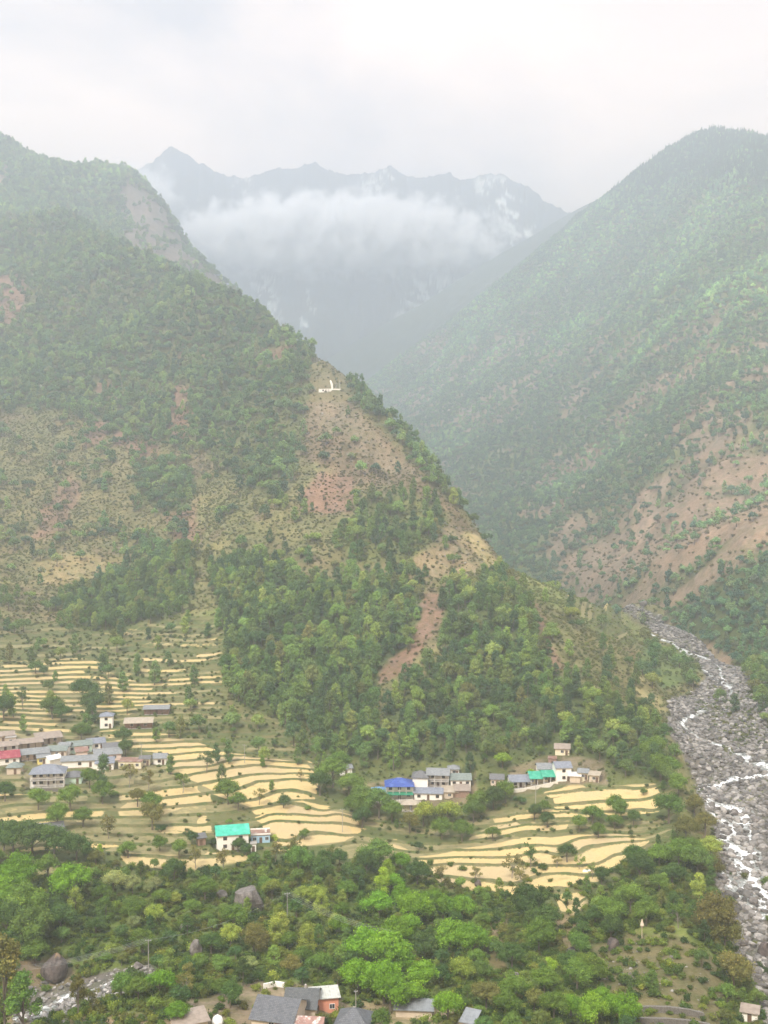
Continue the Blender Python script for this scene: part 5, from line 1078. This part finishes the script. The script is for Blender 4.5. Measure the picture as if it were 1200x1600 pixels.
LM = [(364,1309,'teal roofed house'),(386,1410,'largest boulder'),(86,1510,'dark pointed rock'),(75,1215,'galleried white house'),(620,1235,'royal blue roof'),(845,1212,'jade green roofs'),(510,1560,'salmon pink house'),(440,1570,'big slate roofs'),
 (646,1580,'long grey shed'),(1050,1590,'curved stone walls'),(1170,1590,'white riverside hut'),(1003,1450,'straw plume post'),(490,1292,'big stubble field'),(1035,1530,'rubble slope'),(958,1478,'dark corner boulder'),(917,1357,'white tarp'),(308,1480,'upright boulder'),
 (340,1595,'white tent'),(225,1120,'brick farmhouses'),(14,1185,'crimson roof'),(249,1188,'isolated white house'),(130,1550,'stony stream'),(70,1303,'teal walled hut'),(450,1415,'wood pole'),(780,1350,'lower stubble fields'),(950,1240,'upper right stubble field'),(1150,1340,'white rapids'),(776,1220,'small pink house'),(405,1308,'sky blue house')]
def pts_on(x, y): return ground(x, y)
rt = np.random.default_rng(4242); plan = []; taken = []
for w in TREES:
    px, py, rp, kc = w.split(','); px, py, rp = float(px), float(py), float(rp); kind = K[kc[0]]
    p, k = at(px, py + rp * (.75 if kind != 'pine' else 2.2)); R = rp / k * 1.08; plan.append((px, py, rp, kind, kc[1], p, R)); taken.append((p.x, p.y))
# fill the near wood with further trees where the ground cover says wood
P, ids, rng = sample(N_ & (PY > 1335), TD, 1 / 14, 99)
k_ = thin(P, 5.8); P, ids = P[k_], ids[k_]
T0 = np.array(taken); ok = np.array([np.min((T0[:, 0] - q[0]) ** 2 + (T0[:, 1] - q[1]) ** 2) > 24 for q in P]); P, ids = P[ok], ids[ok]
for n_, (q, i) in enumerate(zip(P, ids)):
    if len(plan) >= 300: break
    k = F / np.linalg.norm(q); R = rng.uniform(1.9, 3.3); kd = rng.choice(['round', 'tall', 'bush'], p=[.6, .3, .1])
    if kd == 'bush': R = rng.uniform(1.6, 2.2)
    left = PX[i] < 560
    cc = rng.choice(list('gmdyob'), p=[.22,.28,.2,.12,.12,.06] if left else [.25,.25,.2,.05,.1,.15]); plan.append((float(PX[i]), float(PY[i]) - R * k * .8, R * k, kd, cc, Vector(q), R))
print('planned trees', len(plan), 'left for the mass', len(P) - n_)
rest = P[n_:]
if len(rest):
    n = len(rest); T = tints(rng, n, (2,3,2,2,1,1)); scatter('forest', rest, rng.uniform(.4, .65, n), rng.uniform(.9, 1.2, n), np.c_[rng.normal(size=(n, 2)) * .05, rng.uniform(0, 6.28, n)], T, rng.choice([0, 1, 2, 3], n), CM, label='young trees filling the gaps of the near wood', cat='forest')
for q in [N_ & (PY > 1120) & (PY <= 1345) & ((PY > 1235) | (PX > 255) | (PY < 1140)) & (PX < 1060)]:
    P, ids, rng = sample(q, np.clip(TD, 0, 1) + np.where(TD > .01, .2, 0) * np.where(PX < 400, 1.7, .5) * np.where(PY < 1235, .35, 1.), 1 / 24, 98); kk = thin(P, 4.5); P, ids = P[kk], ids[kk]
    T0 = np.array(taken); ok = np.array([np.min((T0[:, 0] - a[0]) ** 2 + (T0[:, 1] - a[1]) ** 2) > 12 for a in P]) & (GO[ids] < .35); P = P[ok]; n = len(P); print('hedge trees', n)
    scatter('hedges', P, rng.uniform(.18, .5, n), rng.uniform(.8, 1.3, n), np.c_[rng.normal(size=(n, 2)) * .06, rng.uniform(0, 6.28, n)], tints(rng, n, (2,2,1,3,.3,2)), rng.choice([0, 1, 2, 3, 4], n), CM, label='hedges and small trees between the lower terraced fields', cat='hedge')
ORD = ['nearest', 'second nearest', 'third nearest', 'fourth nearest', 'fifth nearest', 'sixth nearest', 'seventh nearest', 'eighth nearest', 'ninth nearest', 'tenth nearest', 'eleventh nearest', 'twelfth nearest', 'thirteenth nearest', 'fourteenth nearest']
buck = {}
for t_i, t in enumerate(plan):
    lm = min(LM, key=lambda q: math.hypot(q[0] - t[0], q[1] - t[1])); dx, dy = t[0] - lm[0], t[1] - lm[1]
    dr = ('right of' if dx > 0 else 'left of') if abs(dx) > abs(dy) else ('in front of' if dy > 0 else 'behind'); szn = 'big' if t[2] > 22 else 'small' if t[2] < 13 else ''
    look = ' '.join(q for q in (szn, PALN[t[4]], SHN[t[3]]) if q).replace('thin greyish sparse', 'thin greyish').replace('small small', 'small')
    buck.setdefault((look, dr, lm[2]), []).append((math.hypot(dx, dy), t_i))
labels = {}
for (look, dr, nm), v in buck.items():
    v.sort(); noun = 'bush' if 'bushy' in look else 'tree'
    look = look.replace('small bushy', 'low'); 
    for o_, (dd, t_i) in enumerate(v): labels[t_i] = '%s %s %s the %s' % (look.replace('small low', 'low'), noun, dr, nm) + ('' if len(v) == 1 else ', %s such' % ORD[min(o_, 13)])
for t_i, (px, py, rp, kind, cc, p, R) in enumerate(plan):
    s = R / RAD[kind]; var = SETS[kind][t_i % len(SETS[kind])]
    e = bpy.data.objects.new('pine_tree' if kind == 'pine' else 'bush' if kind == 'bush' else 'tree', None); C.objects.link(e)
    e.location = p; e.rotation_euler = (0, 0, rt.uniform(0, 6.28)); e.scale = (s, s, s * rt.uniform(.85, 1.05))
    setp(e, labels[t_i], 'bush' if kind == 'bush' else 'tree', 'trees and bushes of the near wood' if py > 1335 else 'trees between the terraced fields')
    col = np.array(PAL[cc]) * rt.uniform(.72, 1.12) * rt.uniform(.95, 1.05, 3)
    for nm, me in zip(('crown', 'trunk'), var):
        o = bpy.data.objects.new(nm, me); C.objects.link(o); o.parent = e; o.color = (*col, 1)
# ------------------------------------------------------------------ haze: the air itself
MH, nt = mat('haze_air')
pv = N(nt, 'ShaderNodeVolumePrincipled'); pv.inputs['Color'].default_value = (.78, .88, 1.0, 1); pv.inputs['Density'].default_value = HAZE_DENSITY; pv.inputs['Anisotropy'].default_value = 0.5
N(nt, 'ShaderNodeOutputMaterial', {'Volume': pv.outputs[0]})
hb = MB(); hb.box(0, 3400, -169.5, 10400, 7200, 2080); ho = bpy.data.objects.new('haze', hb.mesh('haze', [MH])); C.objects.link(ho)
setp(ho, 'pale bluish rain haze filling the whole valley', 'haze', None, 'stuff')

# the bank of cloud that hangs in front of the snow range
def cloud(px, py, r, hw, hh, dep, dens, label, seed):
    a, t = azt(px, py); c = Vector((r * math.sin(a), r * math.cos(a), r * t)); k = r / F
    m_, nt = mat('cloud_vapour'); tc = N(nt, 'ShaderNodeTexCoord').outputs['Object']
    ln = N(nt, 'ShaderNodeVectorMath', {0: tc}, operation='LENGTH').outputs['Value']
    sx = N(nt, 'ShaderNodeSeparateXYZ', {'Vector': tc}).outputs['Z']
    mp = N(nt, 'ShaderNodeMapping', {'Vector': tc}); mp.inputs['Scale'].default_value = (hw / hh, 1.2, 1); mp.inputs['Location'].default_value = (seed, 0, 0)
    q = noise(nt, mp.outputs[0], 2.6, 7, .66)
    d = M(nt, 'SUBTRACT', M(nt, 'ADD', M(nt, 'SUBTRACT', 1.0, ln), M(nt, 'MULTIPLY', M(nt, 'SUBTRACT', q, .5), 1.9)), .08)
    d = ramp(nt, d, 0., .42); d = M(nt, 'MULTIPLY', d, ramp(nt, sx, -.95, .1, .12, 1.))
    v = N(nt, 'ShaderNodeVolumePrincipled', {'Density': M(nt, 'MULTIPLY', d, dens)}); v.inputs['Color'].default_value = (1, 1, 1, 1)
    N(nt, 'ShaderNodeOutputMaterial', {'Volume': v.outputs[0]}); m_.cycles.volume_step_rate = 1.0
    b = MB(); b.add(ICO2[0] * 1.12, ICO2[1]); o = bpy.data.objects.new('cloud', b.mesh('cloud', [m_])); C.objects.link(o)
    o.location = c; o.scale = (hw * k, dep, hh * k); setp(o, label, 'cloud', None, 'stuff')
cloud(525, 370, 4380, 285, 76, 240, .045, 'long bank of white cloud lying across the snow range', 3.1)
cloud(215, 300, 4300, 75, 50, 200, .006, 'thin mist at the left foot of the highest peak', 8.2)
